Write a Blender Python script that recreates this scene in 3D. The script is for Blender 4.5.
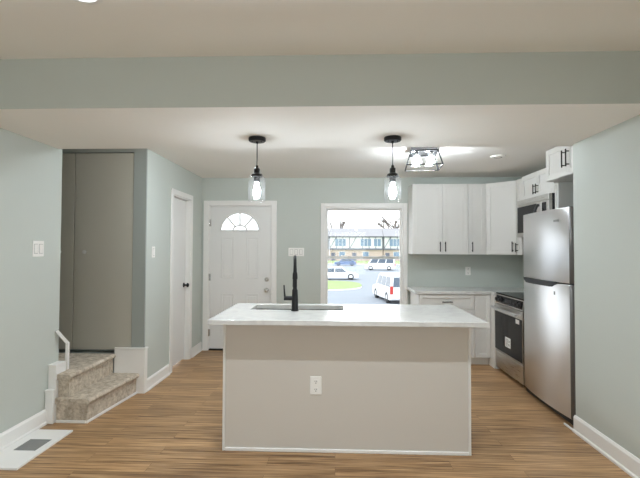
import bpy, bmesh, math, random
from mathutils import Matrix, Vector, Euler

for o in list(bpy.data.objects):
    bpy.data.objects.remove(o)
sc = bpy.context.scene
COL = sc.collection
PI = math.pi

# ------------------------------------------------------------------ camera, world, exposure
H_CAM = 1.426
YAW, PITCH, ROLL = math.radians(2.11), math.radians(1.434), math.radians(-0.211)
def make_camera():
    a, b, r = YAW, PITCH, ROLL
    R = Vector((math.cos(a), math.sin(a), 0)); Fh = Vector((-math.sin(a), math.cos(a), 0)); U = Vector((0, 0, 1))
    f = Fh*math.cos(b)+U*math.sin(b); u = -Fh*math.sin(b)+U*math.cos(b)
    R2 = R*math.cos(r)-u*math.sin(r); u2 = R*math.sin(r)+u*math.cos(r)
    cd = bpy.data.cameras.new('camera'); co = bpy.data.objects.new('camera', cd); COL.objects.link(co)
    m = Matrix((R2, u2, -f)).transposed().to_4x4(); m.translation = Vector((0, 0, H_CAM))
    co.matrix_world = m
    cd.sensor_fit = 'HORIZONTAL'; cd.sensor_width = 36.0
    cd.lens = 425.6*36.0/640.0
    cd.clip_start = 0.05; cd.clip_end = 600
    sc.camera = co
make_camera()

vs = sc.view_settings
sc.display_settings.display_device = 'sRGB'
vs.view_transform = 'Standard'; vs.look = 'None'; vs.gamma = 1.0; vs.use_curve_mapping = False
vs.exposure = -0.09

SKY = 3.2
w = bpy.data.worlds.new('overcast_sky'); sc.world = w; w.use_nodes = True
nt = w.node_tree; nt.nodes.clear()
out = nt.nodes.new('ShaderNodeOutputWorld'); bg = nt.nodes.new('ShaderNodeBackground')
tc = nt.nodes.new('ShaderNodeTexCoord'); nz = nt.nodes.new('ShaderNodeTexNoise'); rp = nt.nodes.new('ShaderNodeValToRGB')
nz.inputs['Scale'].default_value = 3.0; nz.inputs['Detail'].default_value = 5
rp.color_ramp.elements[0].color = (0.86, 0.93, 1.0, 1); rp.color_ramp.elements[1].color = (1.0, 1.0, 1.0, 1)
nt.links.new(tc.outputs['Generated'], nz.inputs['Vector']); nt.links.new(nz.outputs['Fac'], rp.inputs['Fac'])
nt.links.new(rp.outputs['Color'], bg.inputs['Color']); bg.inputs['Strength'].default_value = SKY
nt.links.new(bg.outputs['Background'], out.inputs['Surface'])

P_DOWN = 8.6      # each recessed living-room downlight, watts
P_BULB = 6.5       # pendant bulb
P_FLUSH = 10.0      # each bulb of the semi-flush kitchen light
WARM = (0.83, 0.92, 1.0)

# fill lamp added outside the made-up rear window behind the camera
P_REAR_FILL = 5.0
ld = bpy.data.lights.new('rear_fill', 'AREA'); ld.shape = 'RECTANGLE'; ld.size = 2.3; ld.size_y = 2.0; ld.energy = P_REAR_FILL; ld.color = (0.84, 0.93, 1.0)
lo_ = bpy.data.objects.new('rear_fill', ld); COL.objects.link(lo_); lo_.location = (-0.1, -2.98, 1.07); lo_.rotation_euler = (math.radians(90), 0, 0)

# added side fill lamp, brightens the left and entry walls
P_SIDE_FILL = 32.0
ld = bpy.data.lights.new('side_fill', 'AREA'); ld.shape = 'RECTANGLE'; ld.size = 1.9; ld.size_y = 1.4; ld.energy = P_SIDE_FILL; ld.color = (0.84, 0.93, 1.0)
lo_ = bpy.data.objects.new('side_fill', ld); COL.objects.link(lo_); lo_.location = (2.06, -1.4, 1.43); lo_.rotation_euler = (math.radians(90), 0, math.radians(90))

# ------------------------------------------------------------------ materials
def lin(r, g, b):
    f = lambda c: (c/255/12.92) if c/255 <= 0.04045 else ((c/255+0.055)/1.055)**2.4
    return (f(r), f(g), f(b), 1)

def base_mat(name):
    m = bpy.data.materials.new(name); m.use_nodes = True
    n = m.node_tree.nodes; l = m.node_tree.links
    return m, n, l, n['Principled BSDF']

def paint(name, col, rough=0.6, var=0.03, scale=6.0, bump=0.0, bscale=200.0, metallic=0.0, spec=0.5):
    m, n, l, p = base_mat(name)
    t = n.new('ShaderNodeTexCoord'); z = n.new('ShaderNodeTexNoise'); mx = n.new('ShaderNodeMix'); mx.data_type = 'RGBA'
    z.inputs['Scale'].default_value = scale; z.inputs['Detail'].default_value = 4
    l.new(t.outputs['Object'], z.inputs['Vector']); l.new(z.outputs['Fac'], mx.inputs['Factor'])
    mx.inputs['A'].default_value = (*[max(0, c*(1-var)) for c in col[:3]], 1)
    mx.inputs['B'].default_value = (*[min(1, c*(1+var)) for c in col[:3]], 1)
    l.new(mx.outputs['Result'], p.inputs['Base Color'])
    p.inputs['Roughness'].default_value = rough; p.inputs['Metallic'].default_value = metallic
    p.inputs['Specular IOR Level'].default_value = spec
    if bump:
        z2 = n.new('ShaderNodeTexNoise'); z2.inputs['Scale'].default_value = bscale; b = n.new('ShaderNodeBump')
        b.inputs['Strength'].default_value = bump; b.inputs['Distance'].default_value = 0.002
        l.new(t.outputs['Object'], z2.inputs['Vector']); l.new(z2.outputs['Fac'], b.inputs['Height']); l.new(b.outputs['Normal'], p.inputs['Normal'])
    return m

def steel(name, col, rough=0.3, stretch=(60, 60, 1.5), var=0.06, aniso=0.0):
    m, n, l, p = base_mat(name)
    t = n.new('ShaderNodeTexCoord'); mp = n.new('ShaderNodeMapping'); z = n.new('ShaderNodeTexNoise')
    mp.inputs['Scale'].default_value = stretch; z.inputs['Scale'].default_value = 4; z.inputs['Detail'].default_value = 6
    l.new(t.outputs['Object'], mp.inputs['Vector']); l.new(mp.outputs['Vector'], z.inputs['Vector'])
    mx = n.new('ShaderNodeMix'); mx.data_type = 'RGBA'
    mx.inputs['A'].default_value = (*[c*(1-var) for c in col[:3]], 1); mx.inputs['B'].default_value = (*[min(1, c*(1+var)) for c in col[:3]], 1)
    l.new(z.outputs['Fac'], mx.inputs['Factor']); l.new(mx.outputs['Result'], p.inputs['Base Color'])
    mr = n.new('ShaderNodeMapRange'); mr.inputs['To Min'].default_value = rough-0.05; mr.inputs['To Max'].default_value = rough+0.07
    l.new(z.outputs['Fac'], mr.inputs['Value']); l.new(mr.outputs['Result'], p.inputs['Roughness'])
    p.inputs['Metallic'].default_value = 1.0
    if aniso:
        tg = n.new('ShaderNodeTangent'); tg.direction_type = 'RADIAL'; tg.axis = 'Z'
        p.inputs['Anisotropic'].default_value = aniso; p.inputs['Anisotropic Rotation'].default_value = 0.25
        l.new(tg.outputs['Tangent'], p.inputs['Tangent'])
    return m

def wood_floor(name):
    m, n, l, p = base_mat(name)
    t = n.new('ShaderNodeTexCoord'); br = n.new('ShaderNodeTexBrick')
    br.offset = 0.37; br.offset_frequency = 2; br.squash = 1.0
    br.inputs['Color1'].default_value = (0, 0, 0, 1); br.inputs['Color2'].default_value = (1, 1, 1, 1); br.inputs['Mortar'].default_value = (0.5, 0.5, 0.5, 1)
    br.inputs['Scale'].default_value = 1.0; br.inputs['Mortar Size'].default_value = 0.0012; br.inputs['Mortar Smooth'].default_value = 0.1
    br.inputs['Brick Width'].default_value = 1.22; br.inputs['Row Height'].default_value = 0.118
    l.new(t.outputs['Object'], br.inputs['Vector'])
    # offset the grain per plank
    mp = n.new('ShaderNodeMapping'); mp.inputs['Scale'].default_value = (1.2, 36, 1)
    sep = n.new('ShaderNodeVectorMath'); sep.operation = 'MULTIPLY_ADD'; sep.inputs[1].default_value = (7.3, 3.1, 5)
    l.new(br.outputs['Color'], sep.inputs[0]); l.new(t.outputs['Object'], sep.inputs[2])
    l.new(sep.outputs['Vector'], mp.inputs['Vector'])
    g = n.new('ShaderNodeTexNoise'); g.inputs['Scale'].default_value = 1.6; g.inputs['Detail'].default_value = 8; g.inputs['Roughness'].default_value = 0.62
    g.inputs['Distortion'].default_value = 0.6
    l.new(mp.outputs['Vector'], g.inputs['Vector'])
    r = n.new('ShaderNodeValToRGB'); e = r.color_ramp.elements
    e[0].position = 0.33; e[0].color = lin(102, 73, 46)
    e[1].position = 0.68; e[1].color = lin(203, 166, 124)
    k = r.color_ramp.elements.new(0.5); k.color = lin(164, 128, 89)
    l.new(g.outputs['Fac'], r.inputs['Fac'])
    hs = n.new('ShaderNodeHueSaturation'); mv = n.new('ShaderNodeMapRange')
    mv.inputs['To Min'].default_value = 0.84; mv.inputs['To Max'].default_value = 1.14
    l.new(br.outputs['Color'], mv.inputs['Value']); l.new(mv.outputs['Result'], hs.inputs['Value']); l.new(r.outputs['Color'], hs.inputs['Color'])
    dk = n.new('ShaderNodeMix'); dk.data_type = 'RGBA'; dk.inputs['B'].default_value = lin(92, 66, 44)
    mm = n.new('ShaderNodeMath'); mm.operation = 'MULTIPLY'; mm.inputs[1].default_value = 0.7
    l.new(br.outputs['Fac'], mm.inputs[0]); l.new(mm.outputs['Value'], dk.inputs['Factor']); l.new(hs.outputs['Color'], dk.inputs['A'])
    l.new(dk.outputs['Result'], p.inputs['Base Color'])
    p.inputs['Roughness'].default_value = 0.42; p.inputs['Specular IOR Level'].default_value = 0.4
    b = n.new('ShaderNodeBump'); b.inputs['Strength'].default_value = 0.12; b.inputs['Distance'].default_value = 0.002
    l.new(g.outputs['Fac'], b.inputs['Height']); l.new(b.outputs['Normal'], p.inputs['Normal'])
    return m

def carpet(name):
    m, n, l, p = base_mat(name)
    t = n.new('ShaderNodeTexCoord'); z = n.new('ShaderNodeTexNoise'); z.inputs['Scale'].default_value = 24; z.inputs['Detail'].default_value = 8; z.inputs['Roughness'].default_value = 0.75
    l.new(t.outputs['Object'], z.inputs['Vector'])
    r = n.new('ShaderNodeValToRGB'); e = r.color_ramp.elements
    e[0].position = 0.30; e[0].color = lin(150, 135, 117); e[1].position = 0.68; e[1].color = lin(228, 216, 198)
    l.new(z.outputs['Fac'], r.inputs['Fac']); l.new(r.outputs['Color'], p.inputs['Base Color'])
    z2 = n.new('ShaderNodeTexNoise'); z2.inputs['Scale'].default_value = 260; b = n.new('ShaderNodeBump'); b.inputs['Strength'].default_value = 0.8; b.inputs['Distance'].default_value = 0.006
    l.new(t.outputs['Object'], z2.inputs['Vector']); l.new(z2.outputs['Fac'], b.inputs['Height']); l.new(b.outputs['Normal'], p.inputs['Normal'])
    p.inputs['Roughness'].default_value = 0.95; p.inputs['Specular IOR Level'].default_value = 0.1
    return m

def quartz(name):
    m, n, l, p = base_mat(name)
    t = n.new('ShaderNodeTexCoord'); z = n.new('ShaderNodeTexNoise'); z.inputs['Scale'].default_value = 9; z.inputs['Detail'].default_value = 10; z.inputs['Distortion'].default_value = 1.2
    l.new(t.outputs['Object'], z.inputs['Vector'])
    r = n.new('ShaderNodeValToRGB'); e = r.color_ramp.elements
    e[0].position = 0.3; e[0].color = lin(206, 205, 202); e[1].position = 0.6; e[1].color = lin(219, 218, 214)
    l.new(z.outputs['Fac'], r.inputs['Fac']); l.new(r.outputs['Color'], p.inputs['Base Color'])
    p.inputs['Roughness'].default_value = 0.16
    return m

def glass(name, tint=(1, 1, 1), refl=0.06, haze=0.0):
    m = bpy.data.materials.new(name); m.use_nodes = True; n = m.node_tree.nodes; l = m.node_tree.links; n.clear()
    o = n.new('ShaderNodeOutputMaterial'); tr = n.new('ShaderNodeBsdfTransparent'); gl = n.new('ShaderNodeBsdfGlossy'); mx = n.new('ShaderNodeMixShader')
    fr = n.new('ShaderNodeLayerWeight'); fr.inputs['Blend'].default_value = 0.18
    mr = n.new('ShaderNodeMapRange'); mr.inputs['To Min'].default_value = refl*0.6; mr.inputs['To Max'].default_value = min(1, refl*6)
    tr.inputs['Color'].default_value = (*tint, 1); gl.inputs['Roughness'].default_value = 0.03
    l.new(fr.outputs['Facing'], mr.inputs['Value']); l.new(mr.outputs['Result'], mx.inputs['Fac'])
    src = tr.outputs['BSDF']
    if haze:
        tl = n.new('ShaderNodeBsdfTranslucent'); tl.inputs['Color'].default_value = (1, 1, 1, 1); m2 = n.new('ShaderNodeMixShader'); m2.inputs['Fac'].default_value = haze
        l.new(src, m2.inputs[1]); l.new(tl.outputs['BSDF'], m2.inputs[2]); src = m2.outputs['Shader']
    l.new(src, mx.inputs[1]); l.new(gl.outputs['BSDF'], mx.inputs[2]); l.new(mx.outputs['Shader'], o.inputs['Surface'])
    return m

def emit(name, col, strength):
    m, n, l, p = base_mat(name)
    z = n.new('ShaderNodeTexNoise'); z.inputs['Scale'].default_value = 5
    p.inputs['Base Color'].default_value = (0.9, 0.9, 0.9, 1)
    p.inputs['Emission Color'].default_value = (*col, 1); p.inputs['Emission Strength'].default_value = strength
    return m

M = {}
M['wall'] = paint('sage_wall_paint', lin(194, 199, 192), 0.62, 0.015, 3, 0.08, 350)
M['ceil'] = paint('ceiling_white_paint', lin(243, 240, 234), 0.75, 0.012, 2, 0.08, 300)
M['wall_shaded'] = paint('shaded_wall_paint', lin(154, 159, 153), 0.65, 0.02, 3)  # the wall paint darkened: stairwell shade is put into the colour
M['door_shaded'] = paint('shaded_door_paint', lin(180, 176, 163), 0.5, 0.02, 2)  # white closet doors greyed, alcove shade is in the colour
M['trim'] = paint('white_semi_gloss_trim', lin(236, 234, 230), 0.35, 0.012, 4)
M['door'] = paint('white_door_paint', lin(230, 229, 226), 0.4, 0.012, 3)
M['cab'] = paint('white_cabinet_paint', lin(226, 224, 219), 0.38, 0.012, 5)
M['island'] = paint('greige_island_paint', lin(206, 200, 191), 0.5, 0.012, 3)
M['floor'] = wood_floor('oak_plank_floor')
M['carpet'] = carpet('mottled_beige_carpet')
M['quartz'] = quartz('white_quartz')
M['black'] = paint('matte_black_metal', (0.010, 0.010, 0.011, 1), 0.38, 0.1, 20, spec=0.3)
M['blackglass'] = paint('black_glass', (0.008, 0.008, 0.009, 1), 0.12, 0.05, 3, spec=0.18)
M['blackplastic'] = paint('black_plastic', (0.015, 0.015, 0.016, 1), 0.45, 0.1, 9)
M['darkgrey'] = paint('charcoal_enamel', (0.045, 0.043, 0.042, 1), 0.45, 0.05, 5)
M['steel'] = steel('brushed_stainless_steel', (0.80, 0.80, 0.81), 0.35, (60, 60, 1.5), 0.03, 0.9)
M['steelh'] = steel('horizontal_brushed_steel', (0.60, 0.58, 0.55), 0.28, (60, 1.5, 60), 0.04)
M['chrome'] = steel('satin_nickel', (0.68, 0.67, 0.65), 0.18, (5, 5, 5))
M['bronze'] = paint('dark_bronze_metal', (0.03, 0.028, 0.027, 1), 0.35, 0.2, 12, metallic=0.7)
M['gunmetal'] = steel('dark_gunmetal', (0.16, 0.16, 0.17), 0.25, (8, 8, 8), 0.5)
M['nickel'] = paint('pale_nickel', (0.55, 0.54, 0.52, 1), 0.35, 0.03, 8, metallic=0.3)
M['fridge_edge'] = paint('grey_fridge_edge', (0.16, 0.155, 0.15, 1), 0.4, 0.03, 5, metallic=0.5)
M['plate'] = paint('white_plastic_plate', lin(240, 238, 233), 0.35, 0.01, 5)
M['vent'] = paint('grey_register_louvre', lin(140, 140, 138), 0.5, 0.05, 30)
M['slot'] = paint('dark_slot', (0.02, 0.02, 0.02, 1), 0.6, 0.05, 5)
M['glass'] = glass('window_glass', (0.98, 0.99, 0.99), 0.05)
M['shade'] = glass('clear_shade_glass', (0.99, 0.99, 0.99), 0.05, 0.005)
M['paper'] = paint('white_paper_label', lin(238, 238, 236), 0.7, 0.02, 30)
M['ink'] = paint('printed_ink', lin(90, 90, 92), 0.7, 0.02, 30)

def bulb_mat(name, watts, area):
    return emit(name, WARM, watts/(PI*area))

# ------------------------------------------------------------------ mesh builder
class MB:
    def __init__(s, mtx=None):
        s.v = []; s.f = []; s.sm = []; s.mi = []; s.M = mtx or Matrix.Identity(4); s.cur = 0
    def add(s, vs_, fs_, smooth=False):
        b = len(s.v); s.v += [tuple(s.M @ Vector(p)) for p in vs_]
        flip = s.M.determinant() < 0
        for f in fs_:
            f = [i+b for i in f]
            s.f.append(f[::-1] if flip else f); s.sm.append(smooth); s.mi.append(s.cur)
        return s
    def box(s, x0, x1, y0, y1, z0, z1, bev=0.0):
        x0, x1 = min(x0, x1), max(x0, x1); y0, y1 = min(y0, y1), max(y0, y1); z0, z1 = min(z0, z1), max(z0, z1)
        bev = min(bev, 0.45*min(x1-x0, y1-y0, z1-z0))
        if bev <= 0:
            vs_ = [(x0,y0,z0),(x1,y0,z0),(x1,y1,z0),(x0,y1,z0),(x0,y0,z1),(x1,y0,z1),(x1,y1,z1),(x0,y1,z1)]
            fs_ = [(3,2,1,0),(4,5,6,7),(0,1,5,4),(1,2,6,5),(2,3,7,6),(3,0,4,7)]
            return s.add(vs_, fs_)
        bm = bmesh.new(); bmesh.ops.create_cube(bm, size=1)
        for v in bm.verts:
            v.co = Vector(((x0+x1)/2+v.co.x*(x1-x0), (y0+y1)/2+v.co.y*(y1-y0), (z0+z1)/2+v.co.z*(z1-z0)))
        bmesh.ops.bevel(bm, geom=list(bm.edges), offset=bev, segments=2 if bev > 0.004 else 1, profile=0.5, affect='EDGES')
        bm.verts.index_update()
        s.add([v.co[:] for v in bm.verts], [[v.index for v in f.verts] for f in bm.faces]); bm.free()
        return s
    def prism(s, pts, a0, a1, axis='z', smooth=False):
        # pts 2D polygon (ccw), extruded along axis between a0 and a1
        n = len(pts)
        if axis == 'z': mk = lambda p, a: (p[0], p[1], a)
        elif axis == 'y': mk = lambda p, a: (p[0], a, p[1])
        else: mk = lambda p, a: (a, p[0], p[1])
        bot = [mk(p, a0) for p in pts]; top = [mk(p, a1) for p in pts]
        s.add(bot+top, [(i, (i+1) % n, n+(i+1) % n, n+i) for i in range(n)], smooth)
        s.add(bot, [list(range(n))[::-1]]); s.add(top, [list(range(n))])
        return s
    def lathe(s, prof, c=(0, 0, 0), axis='z', seg=32, smooth=True):
        # prof: list of (r, h); separate rings per segment keep hard edges
        def pt(r, h, k):
            a = 2*PI*k/seg; x, y = r*math.cos(a), r*math.sin(a)
            if axis == 'z': q = (x, y, h)
            elif axis == 'y': q = (x, h, y)
            else: q = (h, x, y)
            return (q[0]+c[0], q[1]+c[1], q[2]+c[2])
        for (r0, h0), (r1, h1) in zip(prof[:-1], prof[1:]):
            if r0 < 1e-6:
                s.add([pt(0, h0, 0)]+[pt(r1, h1, k) for k in range(seg)], [(0, 1+k, 1+(k+1) % seg) for k in range(seg)], smooth)
            elif r1 < 1e-6:
                s.add([pt(0, h1, 0)]+[pt(r0, h0, k) for k in range(seg)], [(0, 1+(k+1) % seg, 1+k) for k in range(seg)], smooth)
            else:
                s.add([pt(r0, h0, k) for k in range(seg)]+[pt(r1, h1, k) for k in range(seg)],
                      [(k, (k+1) % seg, seg+(k+1) % seg, seg+k) for k in range(seg)], smooth)
        return s
    def cyl(s, c, r, h0, h1, axis='z', seg=24):
        return s.lathe([(0, h0), (r, h0), (r, h1), (0, h1)], c, axis, seg)
    def tube(s, path, r, seg=10, caps=True):
        P = [Vector(p) for p in path]; n = len(P); rs = r if isinstance(r, (list, tuple)) else [r]*n
        t0 = (P[1]-P[0]).normalized(); up = Vector((0, 0, 1)) if abs(t0.z) < 0.9 else Vector((1, 0, 0))
        nn = t0.cross(up).normalized(); rings = []
        for i in range(n):
            t = (P[min(i+1, n-1)]-P[max(i-1, 0)]).normalized()
            nn = (nn - t*nn.dot(t)).normalized(); bb = t.cross(nn)
            rings.append([tuple(P[i]+(nn*math.cos(2*PI*k/seg)+bb*math.sin(2*PI*k/seg))*rs[i]) for k in range(seg)])
        vs_ = [p for rg in rings for p in rg]
        s.add(vs_, [(i*seg+k, i*seg+(k+1) % seg, (i+1)*seg+(k+1) % seg, (i+1)*seg+k) for i in range(n-1) for k in range(seg)], True)
        if caps:
            s.add(rings[0], [list(range(seg))[::-1]]); s.add(rings[-1], [list(range(seg))])
        return s
    def bar(s, a, b, w_, h_=None):
        # square-section bar between two points
        a, b = Vector(a), Vector(b); h_ = h_ or w_; t = (b-a).normalized()
        up = Vector((0, 0, 1)) if abs(t.z) < 0.95 else Vector((1, 0, 0))
        x = t.cross(up).normalized(); y = t.cross(x)
        q = [tuple(p+x*i*w_/2+y*j*h_/2) for p in (a, b) for i, j in ((-1, -1), (1, -1), (1, 1), (-1, 1))]
        return s.add(q, [(0, 1, 2, 3), (7, 6, 5, 4), (0, 4, 5, 1), (1, 5, 6, 2), (2, 6, 7, 3), (3, 7, 4, 0)])
    def sphere(s, c, r, seg=24, rings=14, sz=1.0):
        prof = [(r*math.sin(PI*i/rings), -r*sz*math.cos(PI*i/rings)) for i in range(rings+1)]
        prof[0] = (0, prof[0][1]); prof[-1] = (0, prof[-1][1])
        return s.lathe(prof, c, 'z', seg)
    def slab_hole(s, X0, X1, Y0, Y1, x0, x1, y0, y1, z0, z1):
        o = [(X0, Y0), (X1, Y0), (X1, Y1), (X0, Y1)]; i = [(x0, y0), (x1, y0), (x1, y1), (x0, y1)]
        vs_ = [(*p, z) for z in (z0, z1) for p in o+i]
        fs_ = []
        for k in range(4):
            j = (k+1) % 4
            fs_ += [(8+k, 8+j, 12+j, 12+k), (j, k, 4+k, 4+j), (k, j, 8+j, 8+k), (4+j, 4+k, 12+k, 12+j)]
        return s.add(vs_, fs_)

ROOT = {}
def root_off(o):
    off = Vector((0, 0, 0))
    while o is not None:
        off += Vector(o.location); o = o.parent
    return off

def mk(name, mb, mat, parent=None, base=None):
    off = root_off(parent) if parent else Vector(base or (0, 0, 0))
    me = bpy.data.meshes.new(name)
    me.from_pydata([tuple(Vector(p)-off) for p in mb.v], [], mb.f); me.update()
    for p_, sm, mi in zip(me.polygons, mb.sm, mb.mi):
        p_.use_smooth = sm; p_.material_index = mi
    # make normals consistent
    bm = bmesh.new(); bm.from_mesh(me); bmesh.ops.remove_doubles(bm, verts=bm.verts, dist=1e-5) if not any(mb.sm) else None
    bmesh.ops.recalc_face_normals(bm, faces=bm.faces); bm.to_mesh(me); bm.free()
    for m_ in (mat if isinstance(mat, (list, tuple)) else [mat]): me.materials.append(m_)
    o = bpy.data.objects.new(name, me); COL.objects.link(o)
    if parent: o.parent = parent
    else: o.location = off
    return o

def tag(o, label, cat, group=None, kind=None):
    o['label'] = label; o['category'] = cat
    if group: o['group'] = group
    if kind: o['kind'] = kind
    return o

def thing(name, label, cat, base, group=None, kind=None):
    o = bpy.data.objects.new(name, None); COL.objects.link(o); o.location = base
    o.empty_display_size = 0.1
    return tag(o, label, cat, group, kind)

def struct(name, mb, mat, label, cat):
    o = mk(name, mb, mat); return tag(o, label, cat, None, 'structure')

def frame(ox, oy, oz, ux, uy):
    """local u = right along a front, v = into the cabinet, w = up"""
    L = math.hypot(ux, uy); ux /= L; uy /= L
    return Matrix(((ux, -uy, 0, ox), (uy, ux, 0, oy), (0, 0, 1, oz), (0, 0, 0, 1)))

# ------------------------------------------------------------------ room dimensions
YB = 5.98; XE = -1.90; YE = 4.19; XL = -2.363; YL = 3.575; XR = 1.895; YR = 3.46; XK = 2.58
ZS = 2.277; ZC = 2.44; ZL = 2.585; YBM = 2.505; YSB = 3.53; YREAR = -2.8; XSW = -3.7

# ------------------------------------------------------------------ structure
b = MB(); b.box(XSW-0.1, XK+0.1, YREAR-0.1, YB+0.14, -0.12, 0.0)
struct('floor', b, M['floor'], 'honey oak plank floor running across the room', 'floor')

b = MB(); b.box(XL-0.12, XR+0.12, YREAR-0.12, YBM, ZL, ZL+0.1)
struct('ceiling', b, M['ceil'], 'white ceiling of the near living area above the camera', 'ceiling')
b = MB(); b.box(XSW-0.1, XK+0.1, YSB, YB+0.14, ZC, ZC+0.1)
struct('ceiling_kitchen', b, M['ceil'], 'white ceiling of the kitchen behind the dropped soffit', 'ceiling')
# dropped soffit: underside white, front face sage
b = MB(); x0, x1 = XSW-0.1, XK+0.1
b.add([(x0, YBM, ZS), (x1, YBM, ZS), (x1, YSB, ZS), (x0, YSB, ZS)], [(0, 3, 2, 1)])
b.add([(x0, YSB, ZS), (x1, YSB, ZS), (x1, YSB, ZL+0.1), (x0, YSB, ZL+0.1)], [(0, 3, 2, 1)])
b.cur = 1
b.add([(x0, YBM, ZS), (x1, YBM, ZS), (x1, YBM, ZL+0.1), (x0, YBM, ZL+0.1)], [(0, 1, 2, 3)])
b.cur = 0
b.add([(x0, YBM, ZL+0.1), (x1, YBM, ZL+0.1), (x1, YSB, ZL+0.1), (x0, YSB, ZL+0.1)], [(0, 1, 2, 3)])
struct('ceiling_soffit', b, [M['ceil'], M['wall']], 'dropped soffit with sage green beam face across the room', 'soffit')

# left wall of the near room and the near side of the stairwell
b = MB(); b.box(XL-0.12, XL, YREAR, YL, 0, ZL+0.1)
struct('wall_left', b, M['wall'], 'sage green wall on the left with the wide light switch', 'wall')
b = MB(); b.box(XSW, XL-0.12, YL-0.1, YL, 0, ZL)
struct('wall_stairwell', b, M['wall_shaded'], 'near side wall of the stairwell behind the left wall', 'wall')
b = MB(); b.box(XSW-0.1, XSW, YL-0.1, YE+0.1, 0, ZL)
struct('wall_stairwell_end', b, M['wall_shaded'], 'end wall of the stairwell past the closet doors', 'wall')
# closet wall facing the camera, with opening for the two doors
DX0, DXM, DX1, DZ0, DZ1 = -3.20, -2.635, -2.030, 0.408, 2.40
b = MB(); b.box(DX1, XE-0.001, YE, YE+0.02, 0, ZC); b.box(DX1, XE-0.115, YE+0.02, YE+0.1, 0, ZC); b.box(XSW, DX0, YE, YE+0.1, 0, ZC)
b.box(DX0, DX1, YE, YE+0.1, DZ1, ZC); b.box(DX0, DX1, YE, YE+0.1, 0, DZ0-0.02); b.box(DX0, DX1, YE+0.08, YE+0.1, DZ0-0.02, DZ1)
struct('wall_closet', b, M['wall_shaded'], 'shade-darkened wall strip around the closet doors above the steps', 'wall')

# entry wall with side door opening
SY0, SY1, SZ = 4.885, 5.485, 2.07
b = MB(); t = 0.11
b.box(XE-t, XE, YE+0.02, SY0, 0, ZC); b.box(XE-t, XE, SY1, YB, 0, ZC); b.box(XE-t, XE, SY0, SY1, SZ, ZC)
struct('wall_entry', b, M['wall'], 'short sage green wall with the plain side door', 'wall')

# back wall with door and window openings
FX0, FX1, FZ = -1.80, -0.90, 2.05
WX0, WX1, WZ0, WZ1 = -0.155, 0.945, 0.50, 2.025
b = MB(); t = 0.14
b.box(XE-0.11, FX0, YB, YB+t, 0, ZC); b.box(FX0, FX1, YB, YB+t, FZ, ZC); b.box(FX1, WX0, YB, YB+t, 0, ZC)
b.box(WX0, WX1, YB, YB+t, WZ1, ZC); b.box(WX0, WX1, YB, YB+t, 0, WZ0); b.box(WX1, XK+0.1, YB, YB+t, 0, ZC)
struct('wall_back', b, M['wall'], 'sage green back wall with the front door and window', 'wall')

b = MB(); b.box(XK, XK+0.1, YR, YB+0.1, 0, ZC)
struct('wall_kitchen_right', b, M['wall'], 'sage green wall behind the refrigerator and range', 'wall')
b = MB(); b.box(XR, XK+0.1, 0.2, YR, 0, ZL+0.1)
b.box(XR, XR+0.12, YREAR, -2.35, 0, ZL+0.1); b.box(XR, XR+0.12, -0.45, 0.2, 0, ZL+0.1); b.box(XR, XR+0.12, -2.35, -0.45, 0, 0.7); b.box(XR, XR+0.12, -2.35, -0.45, 2.15, ZL+0.1)
struct('wall_right', b, M['wall'], 'plain sage green wall on the right beside the refrigerator', 'wall')
# rear wall behind the camera with an opening for the added window
b = MB(); b.box(XL-0.12, -1.3, YREAR-0.12, YREAR, 0, ZL); b.box(1.1, XR, YREAR-0.12, YREAR, 0, ZL); b.box(-1.3, 1.1, YREAR-0.12, YREAR, 2.1, ZL)
struct('wall_rear', b, M['wall'], 'rear wall behind the camera around the added window', 'wall')
wn = thing('added_window_rear', 'window added to the rear wall for light, behind the camera', 'window', (-0.1, YREAR-0.06, 0), kind='structure')  # unseen window, added to go with the rear fill lamp
b = MB()
for xa, xb in ((-1.3, -1.24), (-0.13, -0.07), (1.04, 1.1)): b.box(xa, xb, YREAR-0.09, YREAR-0.03, 0, 2.1, 0.004)
b.box(-1.24, 1.04, YREAR-0.09, YREAR-0.03, 0, 0.06, 0.004); b.box(-1.24, 1.04, YREAR-0.09, YREAR-0.03, 2.04, 2.1, 0.004)
mk('window_frame', b, M['trim'], wn)
b = MB(); b.box(-1.24, -0.13, YREAR-0.064, YREAR-0.058, 0.06, 2.04); mk('pane', b, M['glass'], wn)
b = MB(); b.box(-0.07, 1.04, YREAR-0.064, YREAR-0.058, 0.06, 2.04); mk('pane', b, M['glass'], wn)

wn = thing('added_window_side', 'window added to the right wall for light, behind the camera', 'window', (XR+0.06, -1.4, 0.7), kind='structure')  # unseen window, added so light reaches the left side
b = MB()
for ya in (-2.35, -1.43, -0.51): b.box(XR+0.03, XR+0.09, ya, ya+0.06, 0.7, 2.15, 0.004)
for za in (0.7, 2.09): b.box(XR+0.03, XR+0.09, -2.29, -0.51, za, za+0.06, 0.004)
mk('window_frame', b, M['trim'], wn)
for ya, yb2 in ((-2.29, -1.43), (-1.37, -0.51)):
    b = MB(); b.box(XR+0.058, XR+0.062, ya, yb2, 0.76, 2.09); mk('pane', b, M['glass'], wn)

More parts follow.
